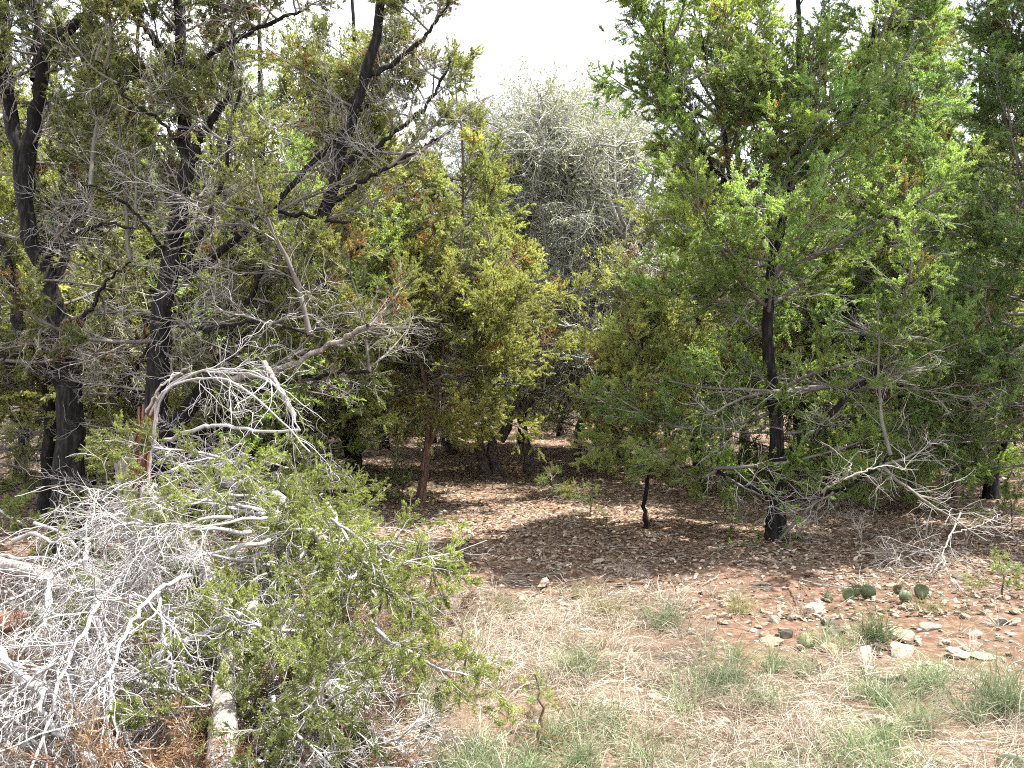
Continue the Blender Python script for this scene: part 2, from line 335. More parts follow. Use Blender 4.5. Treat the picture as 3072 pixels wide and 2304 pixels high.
def juniper(name, label, col, stems, seed, group=None, limbs=(), n1=60, h0=.1, rad=1.7, elev=(-.35, .9), dead=.25, dead_h=.4, bark=None, merged=False, base=None, prof=PROF, sides=12, skip=None, brown=.05, bareskip=.35):
    """stems and limbs: (points, r0, r1[, bark]); the first stem stands on the ground"""
    rg = rng_(seed); bark = bark or M_BARK
    base = np.asarray(stems[0][0][0] if base is None else base, float)
    root = empty(name, base); tag(root, label, 'tree', group)
    skel = []
    for k, st in enumerate(list(stems)+list(limbs)):
        pts, r0, r1 = st[:3]; main = k < len(stems)
        n = 26; P = resample(pts, n); P[1:-1] += rg.normal(0, .011, (n-2, 3)); s = np.linspace(0, 1, n); R = r0+(r1-r0)*s**.8
        if k == 0: R = R*(1+.6*np.exp(-s*n/1.4)); P[0, 2] = min(P[0, 2], float(gz(P[0, 0], P[0, 1])))-.06
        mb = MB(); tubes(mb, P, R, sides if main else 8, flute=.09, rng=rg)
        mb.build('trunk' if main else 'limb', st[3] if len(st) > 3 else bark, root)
        skel.append((P, main))
    zs = max(P[:, 2].max() for P, _ in skel); zb = base[2]; tot = sum(np.linalg.norm(P[-1]-P[0]) for P, _ in skel)
    out = MB()
    for P, main in skel:
        k = max(3, int(n1*np.linalg.norm(P[-1]-P[0])/tot)); t = np.sort(rg.uniform(h0 if main else .2, 1., k)); t[-1] = 1.
        b, T = along(P[None], np.zeros(k, int), t); hf = np.clip((b[:, 2]-zb)/(zs-zb), 0, 1)
        a = np.arange(k)*2.399+rg.normal(0, .5, k)+rg.uniform(0, 6)
        e = elev[0]+(elev[1]-elev[0])*hf+rg.normal(0, .22, k); e[-1] = 1.3
        L = rad*prof(hf)*rg.uniform(.65, 1.15, k)
        isd = (rg.random(k) < dead*np.clip(1.6-1.2*hf/dead_h, 0, 1.6))
        for j in range(k):
            c = int(np.argmin(np.abs(np.log(np.array(LENS)/L[j])))); sc = L[j]/LENS[c]*rg.uniform(.95, 1.05); roll = rg.normal(0, .5)
            if isd[j]: sc *= .72
            f = rg.normal(1, .12); hue = rg.normal(0, .05); cc = (col[0]*f*(1+hue), col[1]*f, col[2]*f*(1-hue)); v = rg.integers(0, 12)
            if skip is not None and skip(b[j], L[j], a[j]):
                if rg.random() < bareskip: isd[j] = True; sc *= .8
                else: continue
            if merged:
                V, q, tr, r, qm, tm = COARSE_BARE[c] if isd[j] else COARSE[c][v % 3]
                W_ = (V*sc) @ rotm(a[j], e[j], roll).T + b[j]
                n0 = out.n
                for m_ in (0, 1, 2):
                    out.add(W_[:0], q=q[qm == m_], t=tr[tm == m_], r=r[:0], m=m_)
                out.add(W_, r=r)
            else:
                if not isd[j] and hf[j] < .55 and rg.random() < brown:
                    put_bough(root, BROWNB[c][v % 2], b[j], a[j], e[j], roll, sc*.8, (1, 1, 1), 'brown_bough'); continue
                put_bough(root, (BARE[c][v % 3] if isd[j] else LEAFY[c][v % 4]), b[j], a[j], e[j], roll, sc, (1, 1, 1) if isd[j] else cc, 'bare_bough' if isd[j] else 'bough')
    if merged:
        o = stuff(out.build('crown', BM, root)); o.color = (*col, 1)
    return root

# right-hand big juniper
d = 8.43
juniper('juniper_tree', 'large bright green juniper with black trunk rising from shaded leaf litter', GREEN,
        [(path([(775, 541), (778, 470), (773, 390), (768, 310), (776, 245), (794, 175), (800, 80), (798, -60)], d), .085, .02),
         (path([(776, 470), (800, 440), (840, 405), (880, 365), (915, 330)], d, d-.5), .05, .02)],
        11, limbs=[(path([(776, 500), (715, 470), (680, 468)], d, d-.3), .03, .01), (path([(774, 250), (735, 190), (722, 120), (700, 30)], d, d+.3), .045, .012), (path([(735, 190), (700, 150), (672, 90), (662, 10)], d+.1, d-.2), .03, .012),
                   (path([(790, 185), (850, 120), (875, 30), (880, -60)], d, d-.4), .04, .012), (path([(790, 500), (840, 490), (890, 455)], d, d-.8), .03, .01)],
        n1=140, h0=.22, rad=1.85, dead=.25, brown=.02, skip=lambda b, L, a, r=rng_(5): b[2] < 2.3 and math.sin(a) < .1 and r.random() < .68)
juniper('juniper_tree', 'slim juniper with straight dark trunk just behind the large right juniper', GREEN,
        [(path([(745, 471), (742, 400), (739, 300), (742, 220), (735, 100), (725, 10)], 15.6), .095, .02)], 12, n1=60, h0=.15, rad=1.9)
juniper('juniper_tree', 'tall juniper with thin reddish trunk among pale bare twigs, towards the right edge', GREEN,
        [(path([(879, 500), (884, 430), (893, 370), (893, 280), (903, 190), (918, 90), (928, -30)], 11.2), .06, .015)], 13, n1=104, rad=1.75, dead=.4, dead_h=.5, brown=.10, bark=M_REDBARK)
juniper('juniper_tree', 'dark dense juniper filling the right edge of the view', (.7, .95, .8),
        [(path([(1050, 540), (1046, 400), (1040, 250), (1030, 100), (1030, -60)], 8.6), .10, .02)], 14, n1=104, h0=.12, rad=1.7, dead=.2)
juniper('juniper_tree', 'young juniper with thin reddish stem rising between twigs near the right edge', OLIVE,
        [(path([(956, 503), (955, 450), (950, 390), (958, 320), (955, 250)], 11.4), .04, .012)], 15, n1=50, h0=.2, rad=1.15, dead=.4, bark=M_REDBARK)
# centre
juniper('juniper_tree', 'yellow-green young juniper with leaning thin trunk and pale bare lower branches', FRESH,
        [(path([(421, 500), (428, 440), (424, 379), (405, 320), (380, 256), (366, 200), (362, 150)], 11.4), .05, .012),
         (path([(422, 470), (436, 400), (447, 330), (460, 250), (463, 165), (455, 75)], 11.4, 11.8), .042, .01),
         (path([(424, 455), (452, 400), (472, 360), (486, 330), (492, 305)], 11.4, 11.0), .028, .01)],
        16, n1=122, h0=.19, rad=1.45, elev=(-.48, .8), brown=.03, dead=.3, dead_h=.4, bark=M_REDBARK)
juniper('juniper_tree', 'low spreading juniper with soft pale foliage left of the black trunk', FRESH,
        [(path([(646, 526), (645, 500), (648, 440), (640, 380), (645, 320)], 9.3), .03, .012)], 17, n1=30, h0=.42, rad=1.1, dead=.3, elev=(-.1, .8))
# left-hand dark trees
d = 7.4
juniper('juniper_tree', 'old black-barked juniper leaning left with forked trunk at the left edge', SHADED,
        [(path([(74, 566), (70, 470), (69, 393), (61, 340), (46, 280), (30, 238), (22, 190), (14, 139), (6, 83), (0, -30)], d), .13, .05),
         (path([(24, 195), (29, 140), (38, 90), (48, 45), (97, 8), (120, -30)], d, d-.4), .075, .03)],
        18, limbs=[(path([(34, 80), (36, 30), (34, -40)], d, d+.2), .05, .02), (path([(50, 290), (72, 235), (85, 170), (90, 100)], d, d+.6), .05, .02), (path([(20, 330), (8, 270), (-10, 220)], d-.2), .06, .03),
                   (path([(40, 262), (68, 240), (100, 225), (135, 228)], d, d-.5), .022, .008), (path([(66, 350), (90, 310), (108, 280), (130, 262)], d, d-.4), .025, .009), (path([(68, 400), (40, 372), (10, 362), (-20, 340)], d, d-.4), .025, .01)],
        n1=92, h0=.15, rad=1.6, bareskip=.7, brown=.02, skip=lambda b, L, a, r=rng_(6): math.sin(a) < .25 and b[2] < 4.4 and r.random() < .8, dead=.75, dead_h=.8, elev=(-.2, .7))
d = 7.0
juniper('juniper_tree', 'black juniper trunk forking into upright limbs behind the broken snag', SHADED,
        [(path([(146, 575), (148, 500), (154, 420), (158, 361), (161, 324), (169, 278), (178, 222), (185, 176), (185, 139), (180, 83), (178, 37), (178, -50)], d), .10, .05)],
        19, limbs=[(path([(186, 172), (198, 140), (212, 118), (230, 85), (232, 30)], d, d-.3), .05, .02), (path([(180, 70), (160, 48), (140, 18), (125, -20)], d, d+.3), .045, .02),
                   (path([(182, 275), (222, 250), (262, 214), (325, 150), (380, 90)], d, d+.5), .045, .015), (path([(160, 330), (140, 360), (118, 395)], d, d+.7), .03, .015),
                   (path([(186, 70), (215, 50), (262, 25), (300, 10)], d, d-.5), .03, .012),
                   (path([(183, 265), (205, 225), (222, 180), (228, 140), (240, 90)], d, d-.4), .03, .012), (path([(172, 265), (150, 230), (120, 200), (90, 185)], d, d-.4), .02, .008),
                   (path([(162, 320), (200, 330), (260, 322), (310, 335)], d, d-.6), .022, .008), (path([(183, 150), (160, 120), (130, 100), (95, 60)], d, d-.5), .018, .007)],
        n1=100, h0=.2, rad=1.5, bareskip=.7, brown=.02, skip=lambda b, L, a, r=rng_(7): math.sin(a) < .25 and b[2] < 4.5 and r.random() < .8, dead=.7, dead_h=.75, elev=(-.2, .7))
d = 7.3
juniper('juniper_tree', 'slanting black juniper trunk reaching up to the right over the brush', OLIVE,
        [(path([(150, 545), (165, 450), (198, 396), (245, 340), (280, 305), (302, 272), (324, 222), (338, 167), (352, 116), (370, 55), (384, -20), (392, -80)], d), .082, .035)],
        20, limbs=[(path([(215, 365), (255, 290), (262, 218), (300, 216), (350, 222)], d, d-.4), .03, .012), (path([(340, 165), (385, 140), (430, 100), (450, 60)], d, d+.3), .03, .012),
                   (path([(330, 205), (372, 175), (420, 150), (450, 130)], d, d-.3), .028, .01), (path([(362, 80), (420, 40), (462, -20)], d, d), .03, .012),
                   (path([(215, 380), (270, 372), (330, 345), (368, 326)], d-.3, d-1.2), .03, .018, M_GREYBARK), (path([(230, 400), (300, 378), (370, 372)], d, d-.5), .028, .015)],
        n1=108, h0=.25, rad=1.35, bareskip=.3, brown=.03, skip=lambda b, L, a, r=rng_(8): math.sin(a) < .35 and b[2] < 4.8 and r.random() < .9, dead=.45, dead_h=.6, elev=(-.2, .8))
juniper('juniper_tree', 'slender dark juniper stem between the two old black trunks', SHADED,
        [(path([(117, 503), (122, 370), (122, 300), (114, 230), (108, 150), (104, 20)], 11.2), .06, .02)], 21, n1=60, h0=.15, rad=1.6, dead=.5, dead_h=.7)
juniper('juniper_tree', 'thin dark juniper stem with clipped side branches at left, behind the leaning fork', OLIVE,
        [(path([(92, 490), (90, 380), (92, 250), (88, 150), (96, 40)], 12.6), .06, .02)], 22, n1=60, h0=.15, rad=1.7, dead=.5, dead_h=.7)

# ------------------------------------------------------------------ live oak
def oak():
    rg = rng_(31); D = 15.3
    root = empty('live_oak', at(497, 473, D)); tag(root, 'grey twiggy live oak with small pale leaves, its dark leaning trunks standing in sunlit litter', 'tree', 'oaks in the middle of the wood')
    stems = [(path([(499, 474), (490, 440), (486, 400), (476, 340), (470, 270), (478, 215), (474, 165)], D, D+.6), .10, .035),
             (path([(487, 472), (478, 445), (458, 410), (430, 360), (410, 300), (400, 230)], D, D+1), .105, .035),
             (path([(528, 466), (524, 430), (518, 390), (530, 350), (556, 300), (575, 240), (562, 195), (572, 155)], D+.4, D-.3), .09, .03),
             (path([(500, 440), (540, 390), (590, 350), (620, 290), (628, 220)], D+.2, D-1), .10, .03),
             (path([(478, 300), (510, 250), (520, 205), (515, 165)], D, D+.8), .08, .03),
             (path([(556, 300), (600, 250), (618, 200), (614, 165)], D-.2, D+.5), .07, .03), (path([(520, 380), (560, 360), (600, 370), (640, 350)], D+.2, D-.8), .06, .025), (path([(515, 250), (540, 200), (548, 160), (542, 130)], D+.2, D-.4), .06, .02)]
    sk = []
    for k, (p, r0, r1) in enumerate(stems):
        n = 22; P = resample(p, n); P[1:] += rg.normal(0, .05, (n-1, 3)); s = np.linspace(0, 1, n); R = r0+(r1-r0)*s**.8
        if k < 3: P[0, 2] = float(gz(P[0, 0], P[0, 1]))-.05; R = R*(1+.4*np.exp(-s*n/1.5))
        mb = MB(); tubes(mb, P, R, 10, flute=.06, rng=rg); mb.build('trunk' if k < 3 else 'limb', M_OAKBARK, root); sk.append((P, R))
    br, tw, lf = MB(), MB(), MB()
    B, T = [], []
    for P, R in sk:
        k = 27; t = rg.uniform(.22, 1, k); b, tt_ = along(P[None], np.zeros(k, int), t); B.append(b); T.append(tt_)
    B = np.concatenate(B); T = np.concatenate(T)
    d = nrm(spread(T, rg.uniform(.5, 1.2, len(B)), rg)+UP*.25); L = rg.uniform(.9, 1.9, len(B))
    P1 = grow(B, d, L, 9, rg, up=.2, wob=.28); tubes(br, P1, (.012+.016*L)[:, None]*np.linspace(1, .35, 9), 5, rnd=rg.uniform(.1, .4, len(B)))
    i2 = np.repeat(np.arange(len(B)), 10); t2 = rg.uniform(.15, 1, len(i2)); b, T2 = along(P1, i2, t2)
    L2 = rg.uniform(.3, .9, len(i2)); P2 = grow(b, spread(T2, rg.uniform(.5, 1.3, len(i2)), rg)+UP*.1, L2, 6, rg, wob=.36)
    tubes(br, P2, (.005+.009*L2)[:, None]*np.linspace(1, .4, 6), 3, rnd=rg.uniform(.3, .8, len(i2)))
    i3 = np.repeat(np.arange(len(i2)), 8); t3 = rg.uniform(.2, 1, len(i3)); b, T3 = along(P2, i3, t3)
    L3 = rg.uniform(.15, .45, len(i3)); P3 = grow(b, spread(T3, rg.uniform(.5, 1.3, len(i3)), rg), L3, 4, rg, wob=.4)
    tubes(tw, P3, np.linspace(.0066, .0036, 4)[None]*np.ones((len(i3), 1)), 3, rnd=rg.uniform(.4, 1, len(i3)))
    i4 = np.repeat(np.arange(len(i3)), 3); t4 = rg.uniform(.2, 1, len(i4)); p, T4 = along(P3, i4, t4)
    tufts(lf, p, nrm(T4+rg.normal(0, .5, T4.shape)), rg.uniform(0, 1, len(p)), rg, nb=2, alen=.03, blen=.05, bw=.034, open_=1.2)
    stuff(br.build('branches', M_OAKTWIG, root)); stuff(tw.build('twigs', M_OAKTWIG, root)); stuff(lf.build('crown', M_OAKLEAF, root))
    return root
OAK = oak()

# ------------------------------------------------------------------ wood behind: a few builds, copied
def copy_tree(o, loc, rz, sc, label, group):
    c = o.copy(); C.objects.link(c); c.location = Vector([float(a) for a in loc]); c.rotation_euler = (0, 0, rz); c.scale = (sc, sc, sc)
    c['label'] = label; c['group'] = group
    for ch in o.children:
        k = ch.copy(); C.objects.link(k); k.parent = c; k.matrix_parent_inverse = ch.matrix_parent_inverse.copy()
    return c
def wood():
    rg = rng_(41); protos = []
    def lab(px):
        if px < 370: return 'juniper lost in the dark thicket behind the black trunks on the left', 'junipers in the thicket behind the black trunks'
        if px < 650: return 'pale juniper in the distant wood seen behind the live oak', 'junipers in the wood behind the live oak'
        return 'juniper crowding the wood behind the large bright green juniper on the right', 'junipers in the wood behind the large right juniper'
    spots = ((20, 14), (225, 17.5), (270, 14.5), (640, 17.5), (850, 17), (60, 17), (135, 15), (190, 13.5), (318, 18), (352, 15.5), (385, 21), (25, 21), (110, 22), (190, 24), (300, 25),
             (432, 23), (470, 27), (520, 22.5), (560, 26), (598, 20), (668, 22), (700, 19), (745, 24), (800, 15), (815, 20), (900, 15.5), 
             (940, 19), (985, 14.5), (1010, 18), (870, 25), (960, 26), (620, 29), (410, 31), (350, 33), (240, 34), (540, 35), (680, 33), (780, 34), (100, 34), (900, 35), (480, 40), (600, 42), (30, 30), (1000, 31), (720, 42), (330, 44), (160, 44), (850, 44),
             (-25, 10.5), (48, 10.2), (140, 10.8), (215, 11.0), (262, 10.6), (310, 12.2), (160, 12.6), (355, 12.5), (700, 12.6), (830, 12.4), (990, 11.8), (905, 13), (530, 34), (560, 30), (420, 27), (500, 32), (615, 26.5), (380, 26), (655, 28),
             (440, 50), (560, 52), (660, 55), (270, 55), (80, 55), (770, 56), (930, 55), (510, 62), (380, 62))
    cols = [SHADED, OLIVE, GREEN, OLIVE, FRESH]
    for i, (px, dd) in enumerate(spots):
        x = (px-512)/FPX*dd; loc = np.array((x, dd, float(gz(x, dd))-.03)); k = i if i < 5 else (3+i % 2 if 360 < px < 750 and dd < 25 else i % 5 if dd < 25 else i % 3); LAB, G = lab(px)
        if i < 5:
            h = (6.2, 5.6, 6.6, 5.2, 5.4)[k]
            P = np.array([[0, 0, 0], [.08, .05, h*.3], [-.05, .1, h*.6], [.05, 0, h]]); P2 = np.array([[0, 0, .2], [.4, -.2, h*.35], [.6, -.3, h*.75]])
            protos.append(juniper('juniper_tree', LAB, cols[k], [(P+loc, .09, .02), (P2+loc, .06, .02)], 50+k, group=G, n1=66, h0=.05 if k < 3 else .27, elev=(-.35 if k < 3 else .05, .9), rad=1.9, dead=.3, dead_h=.5, base=loc, merged=True, sides=8))
        else:
            sc = rg.uniform(.85, 1.1)
            if 440 < px < 650 and dd > 14: sc *= .95
            if px < 360 and dd < 13: sc = rg.uniform(.95, 1.12)
            if 280 < px < 470 and dd < 24: sc = rg.uniform(1.2, 1.35)
            if px > 660: sc *= 1.12
            copy_tree(protos[k], loc, rg.uniform(0, 6.28), sc, LAB, G)
wood()
for px_, dd_, rz_, sc_, lab_ in ((612, 18.5, 2.2, 1.15, 'pale lacy oak behind the live oak, nearer the large green juniper'), 
                               (455, 19.5, 1.1, .95, 'pale twiggy oak behind the leaning yellow-green juniper')):
    x_ = (px_-512)/FPX*dd_; copy_tree(OAK, (x_, dd_, float(gz(x_, dd_))), rz_, sc_, lab_, 'oaks in the middle of the wood')

# ------------------------------------------------------------------ fallen and dead wood at the left
def twiggy(mb, stems, rg, n2=9, n3=7, l2=(.2, .55), l3=(.08, .22), wob=.3, rad=.0045, m=0, n4=0, up=-.1, t0=.15, grav=0.):
    """curling bare twigs along polylines"""
    for P in stems:
        P = np.asarray(P)[None]; k = n2; b, T = along(P, np.zeros(k, int), rg.uniform(t0, 1, k))
        L2 = rg.uniform(*l2, k); P2 = grow(b, spread(T, rg.uniform(.4, 1.1, k), rg), L2, 8, rg, up=up, wob=wob*.6, droop=grav)
        tubes(mb, P2, (rad*(.55+L2))[:, None]*np.linspace(1, .4, 8), 4, rnd=rg.uniform(.45, 1, k), m=m)
        i3 = np.repeat(np.arange(k), n3); b, T3 = along(P2, i3, rg.uniform(.15, 1, len(i3))); L3 = rg.uniform(*l3, len(i3))
        P3 = grow(b, spread(T3, rg.uniform(.4, 1.1, len(i3)), rg), L3, 6, rg, up=up, wob=wob, droop=grav)
        tubes(mb, P3, np.linspace(rad*.55, rad*.28, 6)[None]*np.ones((len(i3), 1)), 3, rnd=rg.uniform(.35, 1, len(i3)), m=m)
        if n4:
            i4 = np.repeat(np.arange(len(i3)), n4); b, T4 = along(P3, i4, rg.uniform(.2, 1, len(i4)))
            P4 = grow(b, spread(T4, rg.uniform(.4, 1.1, len(i4)), rg), rg.uniform(.04, .12, len(i4)), 4, rg, up=up, wob=wob)
            tubes(mb, P4, np.linspace(rad*.36, rad*.22, 4)[None]*np.ones((len(i4), 1)), 3, rnd=rg.uniform(.3, .95, len(i4)), m=m)

# loose dead limbs, shared: bleached, brown-leaved and green-leaved
def loose(L, seed, kind):
    rg = rng_(seed); mb = MB()
    P = grow(np.zeros((1, 3)), np.array([[1., 0, .1]]), np.array([L]), 10, rg, up=-.25, wob=.14)
    tubes(mb, P, (.007+.008*L)*np.linspace(1, .3, 10)[None], 5, rnd=[.7])
    if kind == 'bare':
        twiggy(mb, [P[0]], rg, n2=9, n3=7, n4=2, wob=.24, rad=.0036, l2=(.2, .6), l3=(.1, .28), grav=.5)
    else:
        k = 13; b, T = along(P, np.zeros(k, int), rg.uniform(.15, 1, k)); L2 = rg.uniform(.15, .4, k)
        P2 = grow(b, spread(T, rg.uniform(.4, 1., k), rg), L2, 6, rg, up=.1, wob=.2); tubes(mb, P2, (.003+.003*L2)[:, None]*np.linspace(1, .4, 6), 3, rnd=rg.uniform(.5, 1, k))
        i3 = np.repeat(np.arange(k), 11); b, T3 = along(P2, i3, rg.uniform(.2, 1, len(i3))); P3 = grow(b, spread(T3, rg.uniform(.3, .9, len(i3)), rg), rg.uniform(.04, .10, len(i3)), 4, rg, up=.1, wob=.22)
        tubes(mb, P3, np.linspace(.0024, .0012, 4)[None]*np.ones((len(i3), 1)), 3, rnd=rg.uniform(.3, 1, len(i3)))
        i4 = np.repeat(np.arange(len(i3)), 3); p, T4 = along(P3, i4, rg.uniform(.15, 1, len(i4)))
        g = rg.normal(0, .16, k); rv = np.clip(.55+g[i3[i4]]+rg.normal(0, .1, len(i4)), .13 if kind == 'green' else 0, 1)
        if kind == 'green': tufts(mb, p, T4, rv, rg, nb=24, alen=.04, blen=.018, bw=.0058, open_=1.2, m=1)
        else: tufts(mb, p, T4, rv, rg, nb=16, alen=.07, blen=.03, bw=.0042, up=-.5, open_=1., m=1)
    return mb.mesh({'bare': 'bare_bough', 'green': 'green_bough', 'brown': 'brown_bough'}[kind], [M_BLEACH, M_LEAF if kind == 'green' else M_DEADLEAF])
L_BARE = [loose(l, 400+i, 'bare') for i, l in enumerate((.6, .8, .95, 1.1, .7))]
L_GREEN = [loose(l, 420+i, 'green') for i, l in enumerate((.55, .65, .8, .9))]
L_BROWN = [loose(l, 440+i, 'brown') for i, l in enumerate((.5, .6, .75, .8))]

def tube_part(name, pts, r0, r1, m, root, seed, n=22, sides=10, flute=.07, jit=.006, cap=True):
    rg = rng_(seed); P = resample(pts, n); P[1:-1] += rg.normal(0, jit, (n-2, 3)); mb = MB()
    tubes(mb, P, r0+(r1-r0)*np.linspace(0, 1, n), sides, flute=flute, rng=rg, cap=cap, rnd=[.75]); mb.build(name, m, root); return P

def fallen():
    rg = rng_(61)
    base = at(143, 603, 5.95); base[2] = float(gz(base[0], base[1]))
    root = empty('broken_juniper', base)
    tag(root, 'broken juniper with red splintered snag, its bleached twigs and green sprays collapsed across the foreground', 'fallen tree')
    tube_part('trunk', [at(145, 606, 5.95), at(138, 550, 5.95), at(132, 505, 5.9), at(124, 455, 5.85)], .10, .075, M_GREYBARK, root, 1, sides=14, flute=.05)
    tube_part('fallen_trunk', [at(150, 490, 5.55), at(172, 525, 5.0), at(194, 556, 4.55), at(221, 597, 4.1), at(232, 648, 3.6), at(228, 700, 3.15), at(218, 790, 2.65)], .062, .055, M_GREYBARK, root, 2, sides=14)
    tube_part('fallen_trunk', [at(225, 482, 5.5), at(262, 491, 5.35), at(300, 515, 5.05), at(335, 556, 4.7)], .045, .03, M_GREYBARK, root, 3)
    tube_part('limb', [at(150, 520, 5.7), at(170, 500, 5.5), at(192, 482, 5.3)], .035, .025, M_REDBARK, root, 4)
    tube_part('limb', [at(138, 540, 5.5), at(155, 520, 5.4), at(163, 480, 5.4)], .028, .022, M_BARK, root, 5)
    tube_part('limb', [at(165, 440, 5.9), at(200, 428, 5.7), at(225, 426, 5.6), at(260, 432, 5.4), at(300, 430, 5.3)], .016, .009, M_BLEACH, root, 6)
    tube_part('limb', [at(264, 362, 5.6), at(278, 385, 5.5), at(294, 416, 5.4)], .020, .017, M_GREYBARK, root, 7)
    # red splintered shards: flat tapering staves with ragged tips
    shards = [(137, 475, 153, 400, .050, .0), (143, 478, 158, 392, .036, .03), (131, 470, 142, 424, .034, -.02), (148, 474, 152, 420, .03, .05), (139, 500, 149, 440, .04, .02)]
    shards += [(rg.uniform(128, 152), rg.uniform(462, 490), rg.uniform(138, 160), rg.uniform(394, 445), rg.uniform(.008, .018), rg.uniform(-.03, .1)) for _ in range(16)]
    for k, (x0, y0, x1, y1, w, lean) in enumerate(shards):
        n = 9; P = resample([at(x0, y0, 5.8-lean), at((x0+x1)/2-2, (y0+y1)/2, 5.78-lean), at(x1, y1, 5.75-lean)], n); s = np.linspace(0, 1, n); mb = MB()
        wd = w*(1-.75*s**2)*(1+rg.normal(0, .10, n)); th = .014*(1-.5*s)
        X = np.array([math.cos(.5*k), math.sin(.5*k), 0]); Y = np.array([-X[1], X[0], 0])
        v = np.stack([P+X*wd[:, None]+Y*th[:, None], P-X*wd[:, None]*.9+Y*th[:, None], P-X*wd[:, None]*.9-Y*th[:, None], P+X*wd[:, None]-Y*th[:, None]], 1)
        i = np.arange(n-1)[:, None]*4+np.arange(4)[None]; j = np.arange(n-1)[:, None]*4+(np.arange(4)+1)[None] % 4
        mb.add(v, q=np.stack([i, j, j+4, i+4], -1).reshape(-1, 4)); mb.add(v[-1], q=[[0, 1, 2, 3]]); mb.build('splinter', M_REDWOOD, root, flat=True)
    # bent pale stems arching over to the right
    arcs = [[(150, 415, 5.7), (163, 392, 5.6), (188, 374, 5.4), (212, 370, 5.2), (243, 370, 5.1), (268, 380, 5.0), (290, 400, 4.9)],
            [(152, 440, 5.65), (158, 402, 5.55), (175, 385, 5.4), (203, 378, 5.2), (230, 381, 5.0), (255, 397, 4.9), (285, 424, 4.8), (310, 452, 4.7)],
            [(146, 412, 5.7), (160, 388, 5.6), (178, 374, 5.5), (192, 366, 5.4)],
            [(154, 450, 5.6), (160, 400, 5.5), (190, 376, 5.35), (225, 372, 5.2), (262, 378, 5.05), (285, 395, 5.0), (300, 430, 4.9)],
            [(148, 490, 5.6), (152, 450, 5.6), (158, 408, 5.55), (156, 396, 5.5)]]
    st = []
    for k, a in enumerate(arcs): st.append(tube_part('bent_stem', [at(*p) for p in a], .009, .004, M_BLEACH, root, 20+k, n=26, sides=6, flute=.03, jit=.004))
    tw = MB(); twiggy(tw, st[:2]+st[3:4], rg, n2=8, n3=5, l2=(.15, .55), wob=.3, t0=.3, grav=.6, n4=1, rad=.0034); stuff(tw.build('twigs', M_BLEACH, root))
    # loose boughs of the collapsed crown
    def scatter(n, box, meshes, hr, col=(1, 1, 1), az=(-2.4, .3), els=(-.35, .35), nm='bough', scl=(.8, 1.2)):
        for _ in range(n):
            px, py = rg.uniform(box[0], box[2]), rg.uniform(box[1], box[3]); h = rg.uniform(*hr)
            if abs(px-np.interp(py, [490, 556, 597, 648, 768], [150, 194, 221, 232, 222])) < (46 if nm == 'green_bough' else 28): continue
            dd = (EYE-h)*FPX/(py-HOR); pos = ((px-512)/FPX*dd, dd, h); f = rg.normal(1, .12)
            put_bough(root, meshes[rg.integers(len(meshes))], pos, rg.uniform(*az), rg.uniform(*els), rg.normal(0, .8), rg.uniform(*scl), tuple(c*f for c in col), nm)
    DN = (-2.5, -1.0)
    scatter(11, (-40, 590, 150, 760), L_BARE, (.03, .22), nm='bare_bough')
    scatter(8, (-20, 510, 130, 590), L_BARE, (.35, .75), nm='bare_bough')
    scatter(24, (185, 420, 340, 540), L_BARE, (.55, 1.05), az=(-2.7, -1.1), nm='bare_bough')
    scatter(20, (200, 520, 350, 720), L_BARE, (.2, .55), az=DN, nm='bare_bough', scl=(.5, .75))
    G1 = (.84, .9, .66)
    scatter(14, (275, 540, 385, 650), L_GREEN, (.15, .5), G1, az=DN, nm='green_bough', scl=(.7, 1.05))
    scatter(14, (310, 490, 395, 590), L_GREEN, (.2, .6), G1, az=(-2.3, -.6), nm='green_bough', scl=(.65, 1.))
    scatter(5, (340, 500, 390, 600), L_BARE, (.1, .4), az=DN, nm='bare_bough', scl=(.45, .65))
    scatter(8, (235, 560, 290, 640), L_GREEN, (.25, .55), G1, az=DN, nm='green_bough', scl=(.7, 1.))
    scatter(18, (235, 475, 345, 580), L_GREEN, (.4, .95), G1, nm='green_bough', az=(-2.3, -.7), scl=(.7, 1.))
    scatter(10, (270, 560, 370, 640), L_GREEN, (.15, .4), G1, nm='green_bough', az=DN, scl=(.5, .8))
    scatter(8, (180, 425, 250, 500), L_GREEN, (.8, 1.15), G1, nm='green_bough', scl=(.6, .9))
    scatter(13, (230, 620, 340, 720), L_GREEN, (.2, .5), (.7, .74, .7), az=DN, nm='green_bough', scl=(.7, 1.))
    scatter(4, (-20, 480, 40, 520), L_GREEN, (.5, .9), G1, nm='green_bough')
    scatter(4, (130, 560, 200, 620), L_GREEN, (.2, .4), G1, az=DN, nm='green_bough', scl=(.5, .8))
    scatter(3, (-20, 600, 110, 760), L_GREEN, (.1, .25), G1, nm='green_bough', scl=(.4, .6))
    scatter(20, (150, 650, 380, 765), L_BROWN, (.05, .22), az=DN, nm='brown_bough')
    scatter(3, (-20, 580, 180, 760), L_BROWN, (.02, .08), nm='brown_bough')
    scatter(6, (290, 580, 370, 660), L_BROWN, (.05, .15), az=DN, nm='brown_bough')
fallen()

